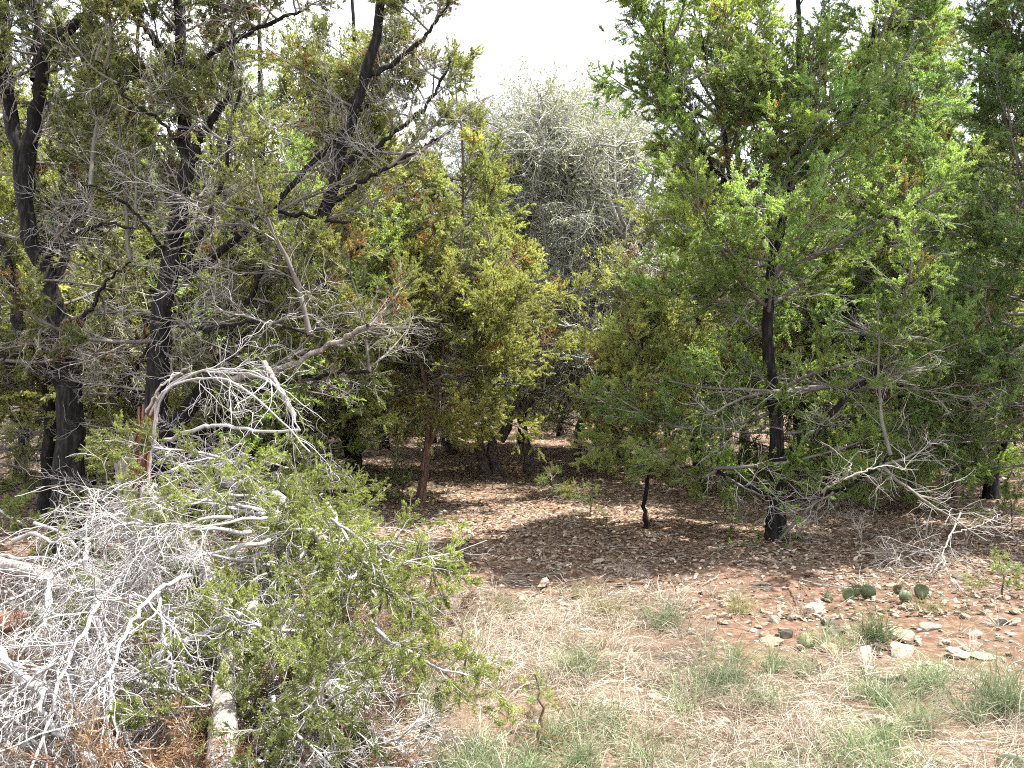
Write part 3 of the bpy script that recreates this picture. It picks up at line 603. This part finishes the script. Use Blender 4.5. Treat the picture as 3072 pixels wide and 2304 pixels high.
def dead_branch(label, mains, r0, seed, m=None, n2=8, n3=7, n4=2, l2=(.15, .45), wob=.33, name='dead_branch', rad=.0045, group=None):
    rg = rng_(seed); P0 = resample(mains[0], 24); base = P0[0].copy(); base[2] = float(gz(base[0], base[1]))
    root = empty(name, base); tag(root, label, 'branch', group); st = []
    for k, p in enumerate(mains): st.append(tube_part('limb', p, r0*(1 if k == 0 else .72), r0*.35, m or M_BLEACH, root, seed*7+k, n=24, sides=8, flute=.05, jit=.006))
    tw = MB(); twiggy(tw, st, rg, n2=n2, n3=n3, n4=n4, l2=l2, wob=wob, rad=rad); stuff(tw.build('twigs', m or M_BLEACH, root))
H = hpath
dead_branch('forked bleached branch with curling white twigs sprawling over the lower left brush',
            [H([(88, 540, .75), (84, 560, .7), (58, 571, .66), (52, 588, .6), (51, 606, .55), (42, 628, .5), (20, 657, .42), (14, 678, .36), (7, 715, .25)]),
             H([(85, 561, .7), (97, 578, .66), (109, 592, .6), (127, 608, .55), (131, 630, .5), (130, 660, .42)]),
             H([(56, 572, .66), (47, 600, .6), (60, 622, .5), (69, 645, .4)]), H([(128, 612, .55), (140, 640, .45), (152, 670, .3)]), H([(97, 580, .64), (93, 620, .5), (80, 660, .4), (66, 700, .25)])], .015, 71, n2=10)
dead_branch('long silvery branch sweeping down to the lower left corner beside the forked branch',
            [H([(150, 560, .75), (120, 580, .72), (95, 610, .66), (75, 650, .58), (55, 700, .46), (30, 775, .3)]), H([(95, 612, .64), (110, 650, .55), (112, 700, .42), (100, 765, .25)]), H([(76, 650, .56), (40, 672, .5), (5, 700, .42)])], .013, 83, n2=11, n3=7, l2=(.2, .55), wob=.26)
dead_branch('slim arching silver branch curving over the middle of the twig heap',
            [H([(190, 575, .8), (160, 590, .78), (130, 625, .7), (112, 670, .58), (105, 730, .4)]), H([(160, 592, .76), (165, 640, .62), (180, 690, .45)])], .010, 84, n2=11, n3=7, l2=(.18, .5), wob=.26)
dead_branch('long pale bare limb arching leftward across the twig heap from the fallen log',
            [H([(256, 604, .62), (226, 622, .58), (183, 643, .52), (154, 658, .46), (128, 672, .4), (92, 684, .34)]), H([(128, 674, .4), (154, 686, .36), (178, 702, .3), (194, 728, .2)]), H([(180, 646, .52), (200, 640, .5), (222, 634, .46)])], .019, 72)
dead_branch('white drooping branch with a fan of fine twigs at the bottom edge beside the straw',
            [H([(290, 672, .42), (322, 680, .4), (342, 687, .36), (358, 698, .32), (370, 718, .26), (379, 745, .2), (385, 775, .12)]), H([(368, 726, .25), (394, 743, .18), (428, 767, .08)]), H([(356, 698, .3), (340, 730, .2), (318, 765, .1)])], .015, 73, n2=12, n3=8, l2=(.12, .32))
dead_branch('straight whitened stick with stub twigs at the far lower left corner',
            [H([(-10, 640, .55), (15, 666, .48), (40, 693, .42), (45, 716, .36), (75, 745, .25)]), H([(12, 664, .48), (48, 690, .42), (60, 700, .36)])], .02, 74, n2=7)
dead_branch('thin white bowed stick lying along the bottom edge in brown needles',
            [H([(225, 771, .2), (262, 762, .22), (300, 762, .2), (322, 769, .14)]), H([(262, 763, .22), (270, 775, .12)])], .012, 75, n2=5, n3=5, n4=0, l2=(.08, .2))
dead_branch('short bleached stub angled out of the brush at the bottom left edge', [H([(84, 751, .3), (98, 760, .28), (116, 780, .24)])], .016, 76, n2=3, n3=3, n4=0, l2=(.06, .2))
dead_branch('grey dead branch lying with thin twigs on shaded soil beneath the right-edge juniper',
            [H([(960, 512, .5), (950, 535, .32), (942, 554, .2), (951, 577, .08), (968, 596, .02)]), H([(943, 554, .2), (918, 551, .2), (900, 560, .12)]), H([(944, 556, .18), (930, 572, .1), (905, 577, .03)]), H([(952, 533, .34), (980, 525, .4), (1000, 514, .45)])], .008, 77, M_PALETWIG, n2=8, n3=6, n4=1, rad=.0035)
dead_branch('bare twiggy dead sprig poking from leaf litter between black trunk and prickly pear',
            [H([(858, 556, .02), (861, 540, .18), (858, 525, .35)]), H([(861, 542, .15), (872, 549, .1), (876, 562, .02)])], .006, 78, M_PALETWIG, n2=6, n3=5, n4=0, l2=(.1, .3), rad=.003)
dead_branch('crooked pale branch reaching down from the black-trunked juniper to the litter',
            [H([(822, 492, .75), (845, 475, .95), (852, 462, 1.05)]), H([(826, 490, .75), (815, 515, .4), (806, 532, .15)]), H([(840, 480, .9), (880, 466, 1.0), (905, 470, .9)])], .009, 79, M_TWIG, n2=6, n3=5, n4=1, rad=.003)
def rotten():
    for lab, pts, r, seed in (('reddish rotten log end under white twigs at the left edge', H([(-25, 632, .22), (5, 625, .22), (28, 622, .22)]), .07, 81),
                              ('brown weathered log lying behind the forked bleached branch', H([(-10, 562, .5), (30, 570, .5), (75, 590, .42)]), .045, 82)):
        rg = rng_(seed); P = resample(pts, 16); mb = MB(); tubes(mb, P, np.full(16, r)*(1+.06*np.sin(np.arange(16))), 12, flute=.08, rng=rg, cap=True)
        tag(mb.build('log', M_REDWOOD if seed == 81 else M_GREYBARK), lab, 'log')
rotten()

# ------------------------------------------------------------------ saplings and seedlings
def sapling(px, py, h, label, col, seed, n=9, brown=0, w=.7, group=None):
    rg = rng_(seed); g = gat(px, py); root = empty('juniper_sapling', g); tag(root, label, 'sapling', group)
    tube_part('stem', [g-UP*.02, g+np.array([.02, 0, h*.5]), g+np.array([-.01, .01, h])], .006+.01*h, .003, M_REDBARK, root, seed, n=10, sides=6, cap=False)
    for k in range(n):
        t = (k+.5)/n; ms = L_BROWN if k < brown else L_GREEN
        put_bough(root, ms[rg.integers(len(ms))], g+UP*h*(.08+.85*t), k*2.4+rg.normal(0, .4), .1+.9*t+rg.normal(0, .2), rg.normal(0, .6), w*h*(1.05-.6*t)*rg.uniform(.8, 1.2), tuple(c*rg.normal(1, .1) for c in col), 'brown_bough' if k < brown else 'green_bough')
sapling(402, 497, .55, 'small bushy juniper sapling in leaf litter beyond the fallen tree', (.95, 1.0, .85), 501, 12, w=.8)
sapling(552, 500, .42, 'low spreading juniper sapling in sunlit litter right of the oak trunks', (.95, 1.0, .8), 502, 11, w=1.1)
sapling(590, 512, .35, 'tiny pale juniper sapling between oak trunks and low spreading juniper', (.95, 1.0, .85), 503, 8, w=.9)
sapling(462, 688, .34, 'narrow green juniper seedling standing in dry grass beside the brown needles', (1.1, 1.25, 1.0), 504, 9, w=.5)
sapling(537, 748, .33, 'juniper seedling with browned base in straw at the bottom centre', (1.2, 1.35, .9), 505, 12, 5, w=.5)
sapling(1000, 598, .3, 'feathery young juniper sprig on shaded soil at the right edge', (1.0, 1.2, .9), 506, 8, w=.9)
sapling(870, 512, .4, 'small juniper sapling in brown litter right of the black trunk', (1.1, 1.25, .9), 507, 8, w=.8)
sapling(1010, 530, .45, 'soft green juniper sapling in litter at the right edge of view', (1.2, 1.3, 1.0), 508, 10, w=.9)
sapling(925, 512, .4, 'pale juniper sapling in brush right of the thin red stem', (1.2, 1.3, 1.0), 509, 9, w=.9)

# ------------------------------------------------------------------ rocks
def rockmat():
    m, t, out = mat('limestone'); N = t.nodes.new; Lk = t.links.new; g = N('ShaderNodeNewGeometry'); oi = N('ShaderNodeObjectInfo')
    n = N('ShaderNodeTexNoise'); n.inputs['Scale'].default_value = 22; n.inputs['Detail'].default_value = 7; n.inputs['Roughness'].default_value = .7; Lk(g.outputs['Position'], n.inputs['Vector'])
    r = ramp(t, [(.3, (.09, .07, .05)), (.42, (.26, .225, .185)), (.6, (.42, .39, .35)), (.75, (.52, .49, .45))]); Lk(n.outputs['Fac'], r.inputs['Fac'])
    ml = N('ShaderNodeMixRGB'); ml.blend_type = 'MULTIPLY'; ml.inputs['Fac'].default_value = 1; Lk(r.outputs['Color'], ml.inputs['Color1']); Lk(oi.outputs['Color'], ml.inputs['Color2'])
    b = N('ShaderNodeBsdfPrincipled'); b.inputs['Roughness'].default_value = .9; b.inputs['Specular IOR Level'].default_value = .2; Lk(ml.outputs['Color'], b.inputs['Base Color'])
    bp = N('ShaderNodeBump'); bp.inputs['Strength'].default_value = .7; bp.inputs['Distance'].default_value = .015; Lk(n.outputs['Fac'], bp.inputs['Height']); Lk(bp.outputs['Normal'], b.inputs['Normal'])
    Lk(b.outputs['BSDF'], out.inputs['Surface']); return m
M_ROCK = rockmat()
def ico(n=2):
    import bmesh
    bm = bmesh.new(); bmesh.ops.create_icosphere(bm, subdivisions=n, radius=1); v = np.array([k.co for k in bm.verts]); f = np.array([[a.index for a in k.verts] for k in bm.faces]); bm.free(); return v, f
ICO, ICO1 = ico(3), ico(1); ICO2 = ico(2)
def rockverts(seed, I=ICO):
    rg = rng_(seed); V = I[0]; pl = nrm(rg.normal(0, 1, (9, 3))); off = rg.uniform(.42, .95, 9)
    c = V @ pl.T; r = np.min(np.where(c > .05, off/np.maximum(c, .05), 9), axis=1); r = np.minimum(r, 1.4)
    k = rg.normal(0, 1, (5, 3))*3.2; ph = rg.uniform(0, 6, 5); r = r*(1+.045*np.sin(V @ k.T+ph).sum(1)) + rg.normal(0, .012, len(V))
    return V*r[:, None]
def rock(px, py, w, label, seed, flat=.6, col=(1, 1, 1), group=None, turn=None, deep=.9):
    I = ICO if w > 14 else ICO2
    g = gat(px, py); s = w/FPX*g[1]*.5; rg = rng_(seed); v = rockverts(seed, I)*np.array([s, s*deep, s*flat])
    a = rg.uniform(0, 6.28) if turn is None else turn; R = np.array([[math.cos(a), -math.sin(a), 0], [math.sin(a), math.cos(a), 0], [0, 0, 1]])
    mb = MB(); mb.add(v @ R.T, t=I[1]); o = mb.build('rock', M_ROCK, flat=True)
    o.location = (g[0], g[1]+s*.4, g[2]+s*flat*.28); o.rotation_euler = tuple(rg.normal(0, .18, 2))+(0,); o.color = (*col, 1)
    tag(o, label, 'rock', group)
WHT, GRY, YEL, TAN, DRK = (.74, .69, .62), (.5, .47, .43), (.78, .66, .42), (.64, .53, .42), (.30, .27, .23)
for k, (px, py, w, lab, fl, col) in enumerate((
        (542, 588, 21, 'pale rock alone on bare soil just beyond the dry grass, centre', .55, WHT),
        (549, 569, 13, 'small flat pale rock behind the lone centre rock', .4, WHT),
        (597, 562, 14, 'flat whitish rock half sunk in leaf litter at the shade edge', .4, WHT),
        (522, 600, 12, 'round tan rock tucked in olive grass left of the bare soil', .8, TAN),
        (817, 616, 24, 'bluish white rock at the back of the rock cluster below the prickly pears', .55, WHT),
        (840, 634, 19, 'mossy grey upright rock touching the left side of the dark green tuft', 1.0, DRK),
        (826, 623, 18, 'rounded pale rock between the bluish rock and the mossy rock', .7, GRY),
        (832, 652, 23, 'yellowish blocky rock beside the lone flat cactus pad', .75, YEL),
        (865, 659, 21, 'white jagged rock below the dark green tuft', .7, WHT),
        (900, 639, 23, 'brown-grey rounded rock right of the dark green tuft', .75, (.7, .62, .5)),
        (931, 629, 26, 'grey ledge-like rock with dark underside on bare soil at right', .5, GRY),
        (906, 655, 26, 'bluish white rock facing the camera right of the jagged white rock', .7, WHT),
        (962, 659, 30, 'broad whitish rock lying in the right-hand row of rocks', .45, WHT),
        (986, 659, 26, 'thin slab of rock with dark shadow under its front edge at right', .25, TAN),
        (921, 666, 17, 'small pale rock in front of the bluish white rock', .55, WHT),
        (938, 669, 18, 'pale rock between small stones in front of the broad whitish rock', .55, WHT),
        (863, 678, 14, 'round cream rock on soil in front of the jagged white rock', .7, TAN),
        (889, 682, 30, 'large cream-white rock at the edge of the green grass', .5, WHT),
        (817, 672, 22, 'knobbly cream rock at the grass edge left of the bare soil', .8, TAN),
        (988, 614, 15, 'smooth white rock alone on soil towards the right edge', .5, WHT),
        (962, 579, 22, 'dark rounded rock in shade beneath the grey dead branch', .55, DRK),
        (774, 622, 13, 'white rock standing alone left of the rock cluster', .9, WHT),
        (711, 620, 13, 'small whitish rock on soil left of the olive tuft', .6, WHT),
        (826, 601, 14, 'flat grey rock just below the three-pad prickly pear', .45, GRY),
        (770, 643, 22, 'crumbly pale rock pile stone left of the lone cactus pad', .5, TAN),
        (785, 638, 17, 'grey stone leaning against the crumbly pale rock', .7, GRY),
        (722, 728, 26, 'bright white rock sunk in straw at lower right centre', .5, WHT),
        (888, 723, 24, 'white stone almost hidden by pale green grass', .4, WHT),
        (651, 698, 16, 'white rock on the small bare patch amid straw', .7, WHT),
        (640, 691, 11, 'little white rock next to the white rock on the bare patch', .5, WHT),
        (606, 657, 20, 'flat pale rock at the left edge of the small bare patch', .4, TAN),
        (637, 658, 14, 'cream rock at the back of the small bare patch', .4, TAN),
        (950, 767, 30, 'white rock cut off by the bottom edge near the corner', .4, WHT))):
    rock(px, py, w, lab, 600+k, fl, col)
rg = rng_(66)
for k in range(120):
    px, py = (rg.uniform(670, 1022), 604+86*rg.beta(2, 2)) if k % 5 else (rg.uniform(540, 720), rg.uniform(560, 680))
    rock(px, py, rg.uniform(5, 13), 'small limestone chip scattered on the bare red soil', 660+k, rg.uniform(.4, .7), (WHT, TAN, GRY)[k % 3], group='small stones on the red soil')
def pebbles():
    rg = rng_(67); mb = MB(); n = 1500
    x, y = rg.uniform(-.8, 5, n), rg.uniform(4.3, 8.5, n); s = rg.uniform(.006, .02, n)*rg.uniform(.6, 1.2, n); lit, soil, th = zone(x, y)
    ok = rg.random(n) < soil*.9+.12; V, F = ICO1
    for i in np.nonzero(ok)[0]:
        mb.add(V*s[i]*np.array([1, rg.uniform(.6, 1), rg.uniform(.4, .7)])*(1+rg.normal(0, .12, (len(V), 1)))+np.array([x[i], y[i], float(gz(x[i], y[i]))+.004]), t=F)
    tag(mb.build('pebbles', M_ROCK, flat=True), 'fine limestone gravel strewn over the red soil', 'gravel', kind='stuff')
pebbles()

# ------------------------------------------------------------------ prickly pears
def padmat():
    m, t, out = mat('cactus_pad'); N = t.nodes.new; Lk = t.links.new; g = N('ShaderNodeNewGeometry'); oi = N('ShaderNodeObjectInfo')
    n = N('ShaderNodeTexNoise'); n.inputs['Scale'].default_value = 14; n.inputs['Detail'].default_value = 4; Lk(g.outputs['Position'], n.inputs['Vector'])
    r = ramp(t, [(.3, (.036, .047, .02)), (.55, (.068, .08, .036)), (.75, (.14, .14, .08))]); Lk(n.outputs['Fac'], r.inputs['Fac'])
    ml = N('ShaderNodeMixRGB'); ml.blend_type = 'MULTIPLY'; ml.inputs['Fac'].default_value = 1; Lk(r.outputs['Color'], ml.inputs['Color1']); Lk(oi.outputs['Color'], ml.inputs['Color2'])
    b = N('ShaderNodeBsdfPrincipled'); b.inputs['Roughness'].default_value = .5; Lk(ml.outputs['Color'], b.inputs['Base Color']); Lk(b.outputs['BSDF'], out.inputs['Surface']); return m
M_PAD = padmat(); M_SPINE = twigmat('cactus_areole', [(0, (.05, .03, .02)), (1, (.30, .22, .14))])
def pad(root, pos, h, w, yaw, tilt, roll, col, seed):
    rg = rng_(seed); V, F = ICO; z = V[:, 2]; prof = np.sqrt(np.clip(1-z*z, 0, 1)); wide = 1+.18*z
    v = np.stack([V[:, 0]*w*.5*wide, V[:, 1]*.016*(1+.3*rg.random()), (z+1)*.5*h], -1)*.72
    v[:, 1] += .008*np.sin(v[:, 0]*40+seed)+.006*np.sin(v[:, 2]*55+seed*2)
    mb = MB(); mb.add(v, t=F); o = bpy.data.objects.new('pad', mb.mesh('pad', M_PAD)); C.objects.link(o); o.parent = root
    o.location = Vector([float(k) for k in pos])-root.location; o.rotation_euler = (tilt, roll, yaw); o.color = (*col, 1)
    sp = MB(); Pn = []
    for sgn in (-1, 1):
        for iz in range(5):
            for ix in range(5):
                zz = -.8+iz*.4; xx = (ix-2)*.4+(.2 if iz % 2 else 0)
                if xx*xx+zz*zz < .82: Pn.append((xx*w*.5*(1+.18*zz), sgn*.0165*math.sqrt(max(.05, 1-xx*xx-zz*zz)), (zz+1)*.5*h, sgn))
    for x, y, z_, sg in Pn:
        b = np.repeat(np.array([[x, y, z_]]), 3, 0); dn = nrm(np.array([[0, sg, 0]])+rg.normal(0, .5, (3, 3))); P = grow(b, dn, rg.uniform(.008, .02, 3), 2, rg, wob=0)
        tubes(sp, P, np.array([[.0022, .0006]])*np.ones((3, 1)), 3, rnd=rg.uniform(.2, .8, 3))
    s_ = bpy.data.objects.new('spines', sp.mesh('spines', M_SPINE)); C.objects.link(s_); s_.parent = o; stuff(s_)
def cactus(px, py, label, pads, seed):
    g = gat(px, py); root = empty('prickly_pear', g); tag(root, label, 'cactus')
    for k, (dx, dy, dz, h, w, yaw, tilt, roll, col) in enumerate(pads): pad(root, g+np.array([dx, dy, dz-.012]), h, w, yaw, tilt, roll, col, seed+k)
GN = (.9, 1.0, .8)
cactus(858, 600, 'prickly pear of several dark green pads at the shade edge below the black trunk', [(-.06, 0, 0, .16, .14, .3, -.2, -.15, (.95, 1.1, .85)), (.07, .02, 0, .19, .15, -.3, .1, .15, (.8, .9, .7)), (-.005, .05, .03, .15, .13, .1, .25, 0, (.75, .9, .75)), (-.2, .03, 0, .11, .10, .5, -.3, -.3, GN)], 700)
cactus(906, 603, 'prickly pear of two rounded green pads right of the bigger cactus', [(0, 0, 0, .15, .14, .2, -.25, 0, (.95, 1.15, .95)), (.12, .05, .03, .17, .14, -.3, .05, .2, GN), (-.03, .08, .06, .12, .11, .1, .2, -.1, GN)], 720)
cactus(809, 647, 'single pale green cactus pad with dark dots lying among the rocks', [(0, 0, 0, .145, .16, .1, -.35, -.25, (1.5, 1.45, 1.1))], 740)
cactus(1010, 775, 'large grey-green cactus pad at the bottom right corner', [(0, 0, 0, .14, .15, -.1, -.3, .1, (1.3, 1.4, 1.5))], 750)

# ------------------------------------------------------------------ grasses and litter
M_STRAW = leafmat('dry_straw', [(0, (.15, .11, .075)), (.5, (.34, .28, .215)), (1, (.52, .46, .385))], trans=.25, rough=.6, spec=.2)
M_GRASS = leafmat('green_blade', [(0, (.09, .115, .05)), (.5, (.17, .22, .105)), (1, (.29, .33, .20))], trans=.35, rough=.45)
M_LITTER = leafmat('fallen_leaf', [(0, (.055, .033, .021)), (.4, (.14, .092, .06)), (.75, (.27, .205, .15)), (1, (.46, .39, .305))], trans=.12, rough=.6, clump=.8, spec=.25)
def blades(mb, base, d, L, w, rng, n=4, droop=1.2, wob=.12, rnd=None):
    P = grow(base, d, L, n, rng, up=0, wob=wob, droop=droop); N = len(base)
    T = nrm(np.gradient(P, axis=1)); sd = nrm(np.cross(T, nrm(rng.normal(0, 1, (N, 1, 3))+UP*.2)))
    g = gz(P[..., 0], P[..., 1])+.004; P[..., 2] = np.maximum(P[..., 2], g)
    ww = (w*np.ones(N))[:, None, None]*np.linspace(1, .25, n)[None, :, None]*.5
    v = np.stack([P-sd*ww, P+sd*ww], 2).reshape(-1, 3)
    i = (np.arange(N)*n*2)[:, None]+(np.arange(n-1)*2)[None]
    q = np.stack([i, i+1, i+3, i+2], -1)
    mb.add(v, q=q, r=np.repeat(rng.uniform(0, 1, N) if rnd is None else rnd, n*2))
def straw():
    rg = rng_(81); mb = MB()
    def keep(x, y):
        lit, soil, th = zone(x, y); return rg.random(len(x)) < th*np.clip(.7+.9*hnoise(x*2.2, y*2.2, 12), .12, 1)+soil*.05*(y < 6.6)
    n = 2300; cx, cy = rg.uniform(-2.8, 4.6, n), 2.9+(rg.random(n)**1.0)*4.2; ok = keep(cx, cy); cx, cy = cx[ok], cy[ok]
    k = rg.integers(12, 60, len(cx)); i = np.repeat(np.arange(len(cx)), k); n = len(i); lean = rg.uniform(0, 6.28, len(cx)); size = rg.uniform(.6, 1.35, len(cx)); hue = rg.normal(.5, .16, len(cx))
    r = np.abs(rg.normal(0, .022, n)); a = rg.uniform(0, 6.28, n); x, y = cx[i]+r*np.cos(a), cy[i]+r*np.sin(a); e = np.clip(rg.normal(.75, .4, n), .05, 1.5)
    d = nrm(np.stack([np.cos(a)*np.cos(e)+.5*np.cos(lean[i]), np.sin(a)*np.cos(e)+.5*np.sin(lean[i]), np.sin(e)], -1))
    blades(mb, np.stack([x, y, gz(x, y)], -1), d, rg.uniform(.08, .26, n)*size[i], rg.uniform(.002, .005, n), rg, n=5, droop=2.4, wob=.10, rnd=np.clip(hue[i]+rg.normal(0, .2, n), 0, 1))
    n = 30000; x, y = rg.uniform(-2.8, 4.6, n), 2.9+(rg.random(n)**1.35)*4.2; ok = keep(x, y); x, y = x[ok], y[ok]; n = len(x)
    a = 2.6*hnoise(x*1.1, y*1.1, 3)+rg.normal(0, .7, n); e = np.abs(rg.normal(.06, .16, n)); d = np.stack([np.cos(a)*np.cos(e), np.sin(a)*np.cos(e), np.sin(e)], -1)
    blades(mb, np.stack([x, y, gz(x, y)+rg.uniform(0, .04, n)], -1), d, rg.uniform(.06, .28, n), rg.uniform(.0018, .0055, n), rg, n=3, droop=.9, wob=.14)
    tag(mb.build('dry_grass', M_STRAW), 'matted pale dry grass covering the sunlit foreground', 'grass', kind='stuff')
straw()
def greens():
    rg = rng_(82); mb = MB()
    for k in range(420):
        x, y = rg.uniform(-.75, 3.4), rg.uniform(3.1, 5.9); lit, soil, th = zone(x, y)
        if rg.random() > th*.9 or hnoise(x*1.6, y*1.6, 21)+.25*(3.9-y) < .1: continue
        n = rg.integers(30, 110); r = rg.uniform(.015, .05); b = np.stack([x+rg.normal(0, r, n), y+rg.normal(0, r, n), np.zeros(n)], -1); b[:, 2] = gz(b[:, 0], b[:, 1])
        d = nrm(np.stack([rg.normal(0, .5, n), rg.normal(0, .5, n), np.ones(n)], -1)); blades(mb, b, d, rg.uniform(.08, .24, n), rg.uniform(.0028, .0058, n), rg, n=4, droop=1.3, rnd=np.clip(rg.normal(.6, .22, n), 0, 1))
    tag(mb.build('green_grass', M_GRASS), 'thin pale green grass coming up through the straw', 'grass', kind='stuff')
greens()
def tuft(px, py, n, r, L, label, seed, mt, skirt=0, tilt=.45, w=.0048):
    rg = rng_(seed); g = gat(px, py); root = empty('grass_tuft', g); tag(root, label, 'grass tuft')
    mb = MB(); b = np.stack([g[0]+rg.normal(0, r, n), g[1]+rg.normal(0, r, n), np.zeros(n)], -1); b[:, 2] = gz(b[:, 0], b[:, 1])-.004
    d = nrm(np.stack([rg.normal(0, tilt, n), rg.normal(0, tilt, n), np.ones(n)], -1)); blades(mb, b, d, rg.uniform(.45, 1.1, n)*L, rg.uniform(.6, 1.2, n)*w, rg, n=6, droop=1.5, rnd=np.clip(rg.normal(.5, .25, n), 0, 1)); stuff(mb.build('blades', mt, root))
    if skirt:
        mb = MB(); b = np.stack([g[0]+rg.normal(0, r*1.4, skirt), g[1]-.02+rg.normal(0, r*1.2, skirt), np.zeros(skirt)], -1); b[:, 2] = gz(b[:, 0], b[:, 1])
        d = nrm(np.stack([rg.normal(0, 1, skirt), rg.normal(-.2, 1, skirt), np.full(skirt, .5)], -1)); blades(mb, b, d, rg.uniform(.5, 1.1, skirt)*L, w*.8, rg, n=6, droop=2.6); stuff(mb.build('dead_blades', M_STRAW, root))
M_OLIVEG = leafmat('olive_blade', [(0, (.14, .12, .05)), (.5, (.21, .21, .085)), (1, (.34, .32, .16))], trans=.3)
M_DARKG = leafmat('dark_blade', [(0, (.05, .08, .03)), (.5, (.085, .13, .05)), (1, (.16, .21, .09))], trans=.3)
tuft(578, 676, 230, .06, .30, 'blue-green bunch of grass standing in straw left of the small bare patch', 801, M_GRASS, 60)
tuft(872, 642, 240, .05, .30, 'dark green grass tuft with straw skirt in the middle of the rocks', 802, M_DARKG, 110)
tuft(740, 612, 160, .06, .20, 'olive grass tuft on soil at the shade edge below the black trunk', 803, M_OLIVEG, 40)
tuft(606, 616, 170, .07, .20, 'olive grass tuft at the back edge of the straw, right of the lone pale rock', 804, M_OLIVEG, 50)
tuft(582, 598, 150, .07, .18, 'low olive tuft close behind the lone pale rock on bare soil', 805, M_OLIVEG, 30)
tuft(630, 575, 120, .06, .17, 'dry whitish tuft in leaf litter at the edge of the shade', 806, M_STRAW, 20)
tuft(665, 628, 170, .07, .34, 'pale green tuft with tall arching straw stems right of centre', 807, M_GRASS, 70, .5)
tuft(1000, 712, 300, .07, .36, 'bright green tall grass bunch at the right edge', 808, M_GRASS, 40, .35)
tuft(868, 765, 420, .11, .24, 'broad bright green grass bunch at the bottom right', 809, M_GRASS, 30, .5)
tuft(505, 612, 170, .09, .20, 'olive-brown tuft in front of the tan rock beside the fallen sprays', 810, M_OLIVEG, 60)
tuft(470, 625, 170, .10, .22, 'shaggy tan tuft next to the fallen green sprays', 811, M_STRAW, 40)
tuft(930, 610, 110, .06, .16, 'thin olive tuft just below the two-pad prickly pear', 812, M_OLIVEG, 20)
tuft(716, 690, 220, .06, .22, 'pale grey-green tuft in straw left of the knobbly cream rock', 813, M_GRASS, 40)
tuft(766, 706, 150, .05, .2, 'grey-green tuft in straw in front of the knobbly cream rock', 814, M_GRASS, 40)
tuft(700, 645, 40, .05, .5, 'tall thin straw-coloured stems rising left of the rock cluster', 815, M_STRAW, 60, .25, .003)
tuft(600, 730, 260, .10, .2, 'soft blue-green grass clump in the straw at bottom centre right', 816, M_GRASS, 30)
def litter():
    rg = rng_(83); mb = MB(); n = 74000
    y = 5.6+(rg.random(n)**1.8)*20; x = (rg.uniform(-60, 1090, n)-512)/FPX*y; lit, soil, th = zone(x, y)
    ok = rg.random(n) < lit*np.clip(.75+.6*hnoise(x*1.5, y*1.5, 15), .25, 1)+.16; x, y = x[ok], y[ok]; n = len(x)
    s = rg.uniform(.012, .034, n)*(1+.02*(y-6)); a = rg.uniform(0, 6.28, n); u = np.stack([np.cos(a), np.sin(a), rg.normal(0, .3, n)], -1)*s[:, None]; nn = nrm(np.stack([rg.normal(0, .45, n), rg.normal(0, .45, n), np.ones(n)], -1)); w = nrm(np.cross(nn, u))*(s*rg.uniform(.4, .7, n))[:, None]
    c = np.stack([x, y, gz(x, y)+rg.uniform(.004, .028, n)], -1); cv = nn*(s*rg.uniform(-.3, .4, n))[:, None]
    v = np.stack([c-u, c+w+cv, c+u, c-w+cv], 1).reshape(-1, 3); i = np.arange(n)*4
    mb.add(v, t=np.concatenate([np.stack([i, i+1, i+2], -1), np.stack([i, i+2, i+3], -1)]), r=np.repeat(np.clip(rg.beta(1.5, 1.25, n), 0, 1), 4))
    tag(mb.build('leaf_litter', M_LITTER, flat=True), 'curled brown and tan fallen leaves carpeting the wood floor', 'leaf litter', kind='stuff')
    mb = MB(); n = 1500; y = 6+(rg.random(n)**1.5)*14; x = (rg.uniform(-60, 1090, n)-512)/FPX*y; a = rg.uniform(0, 6.28, n)
    P = grow(np.stack([x, y, gz(x, y)+.012], -1), np.stack([np.cos(a), np.sin(a), np.zeros(n)], -1), rg.uniform(.08, .5, n), 5, rg, wob=.15); P[..., 2] = gz(P[..., 0], P[..., 1])+.015+np.abs(rg.normal(0, .01, P.shape[:2]))
    tubes(mb, P, np.linspace(.004, .002, 5)[None]*rg.uniform(.6, 1.6, (n, 1)), 3, rnd=rg.uniform(.1, .9, n)); tag(mb.build('twig_litter', M_PALETWIG), 'thin dead twigs strewn over the fallen leaves', 'twigs', kind='stuff')
litter()
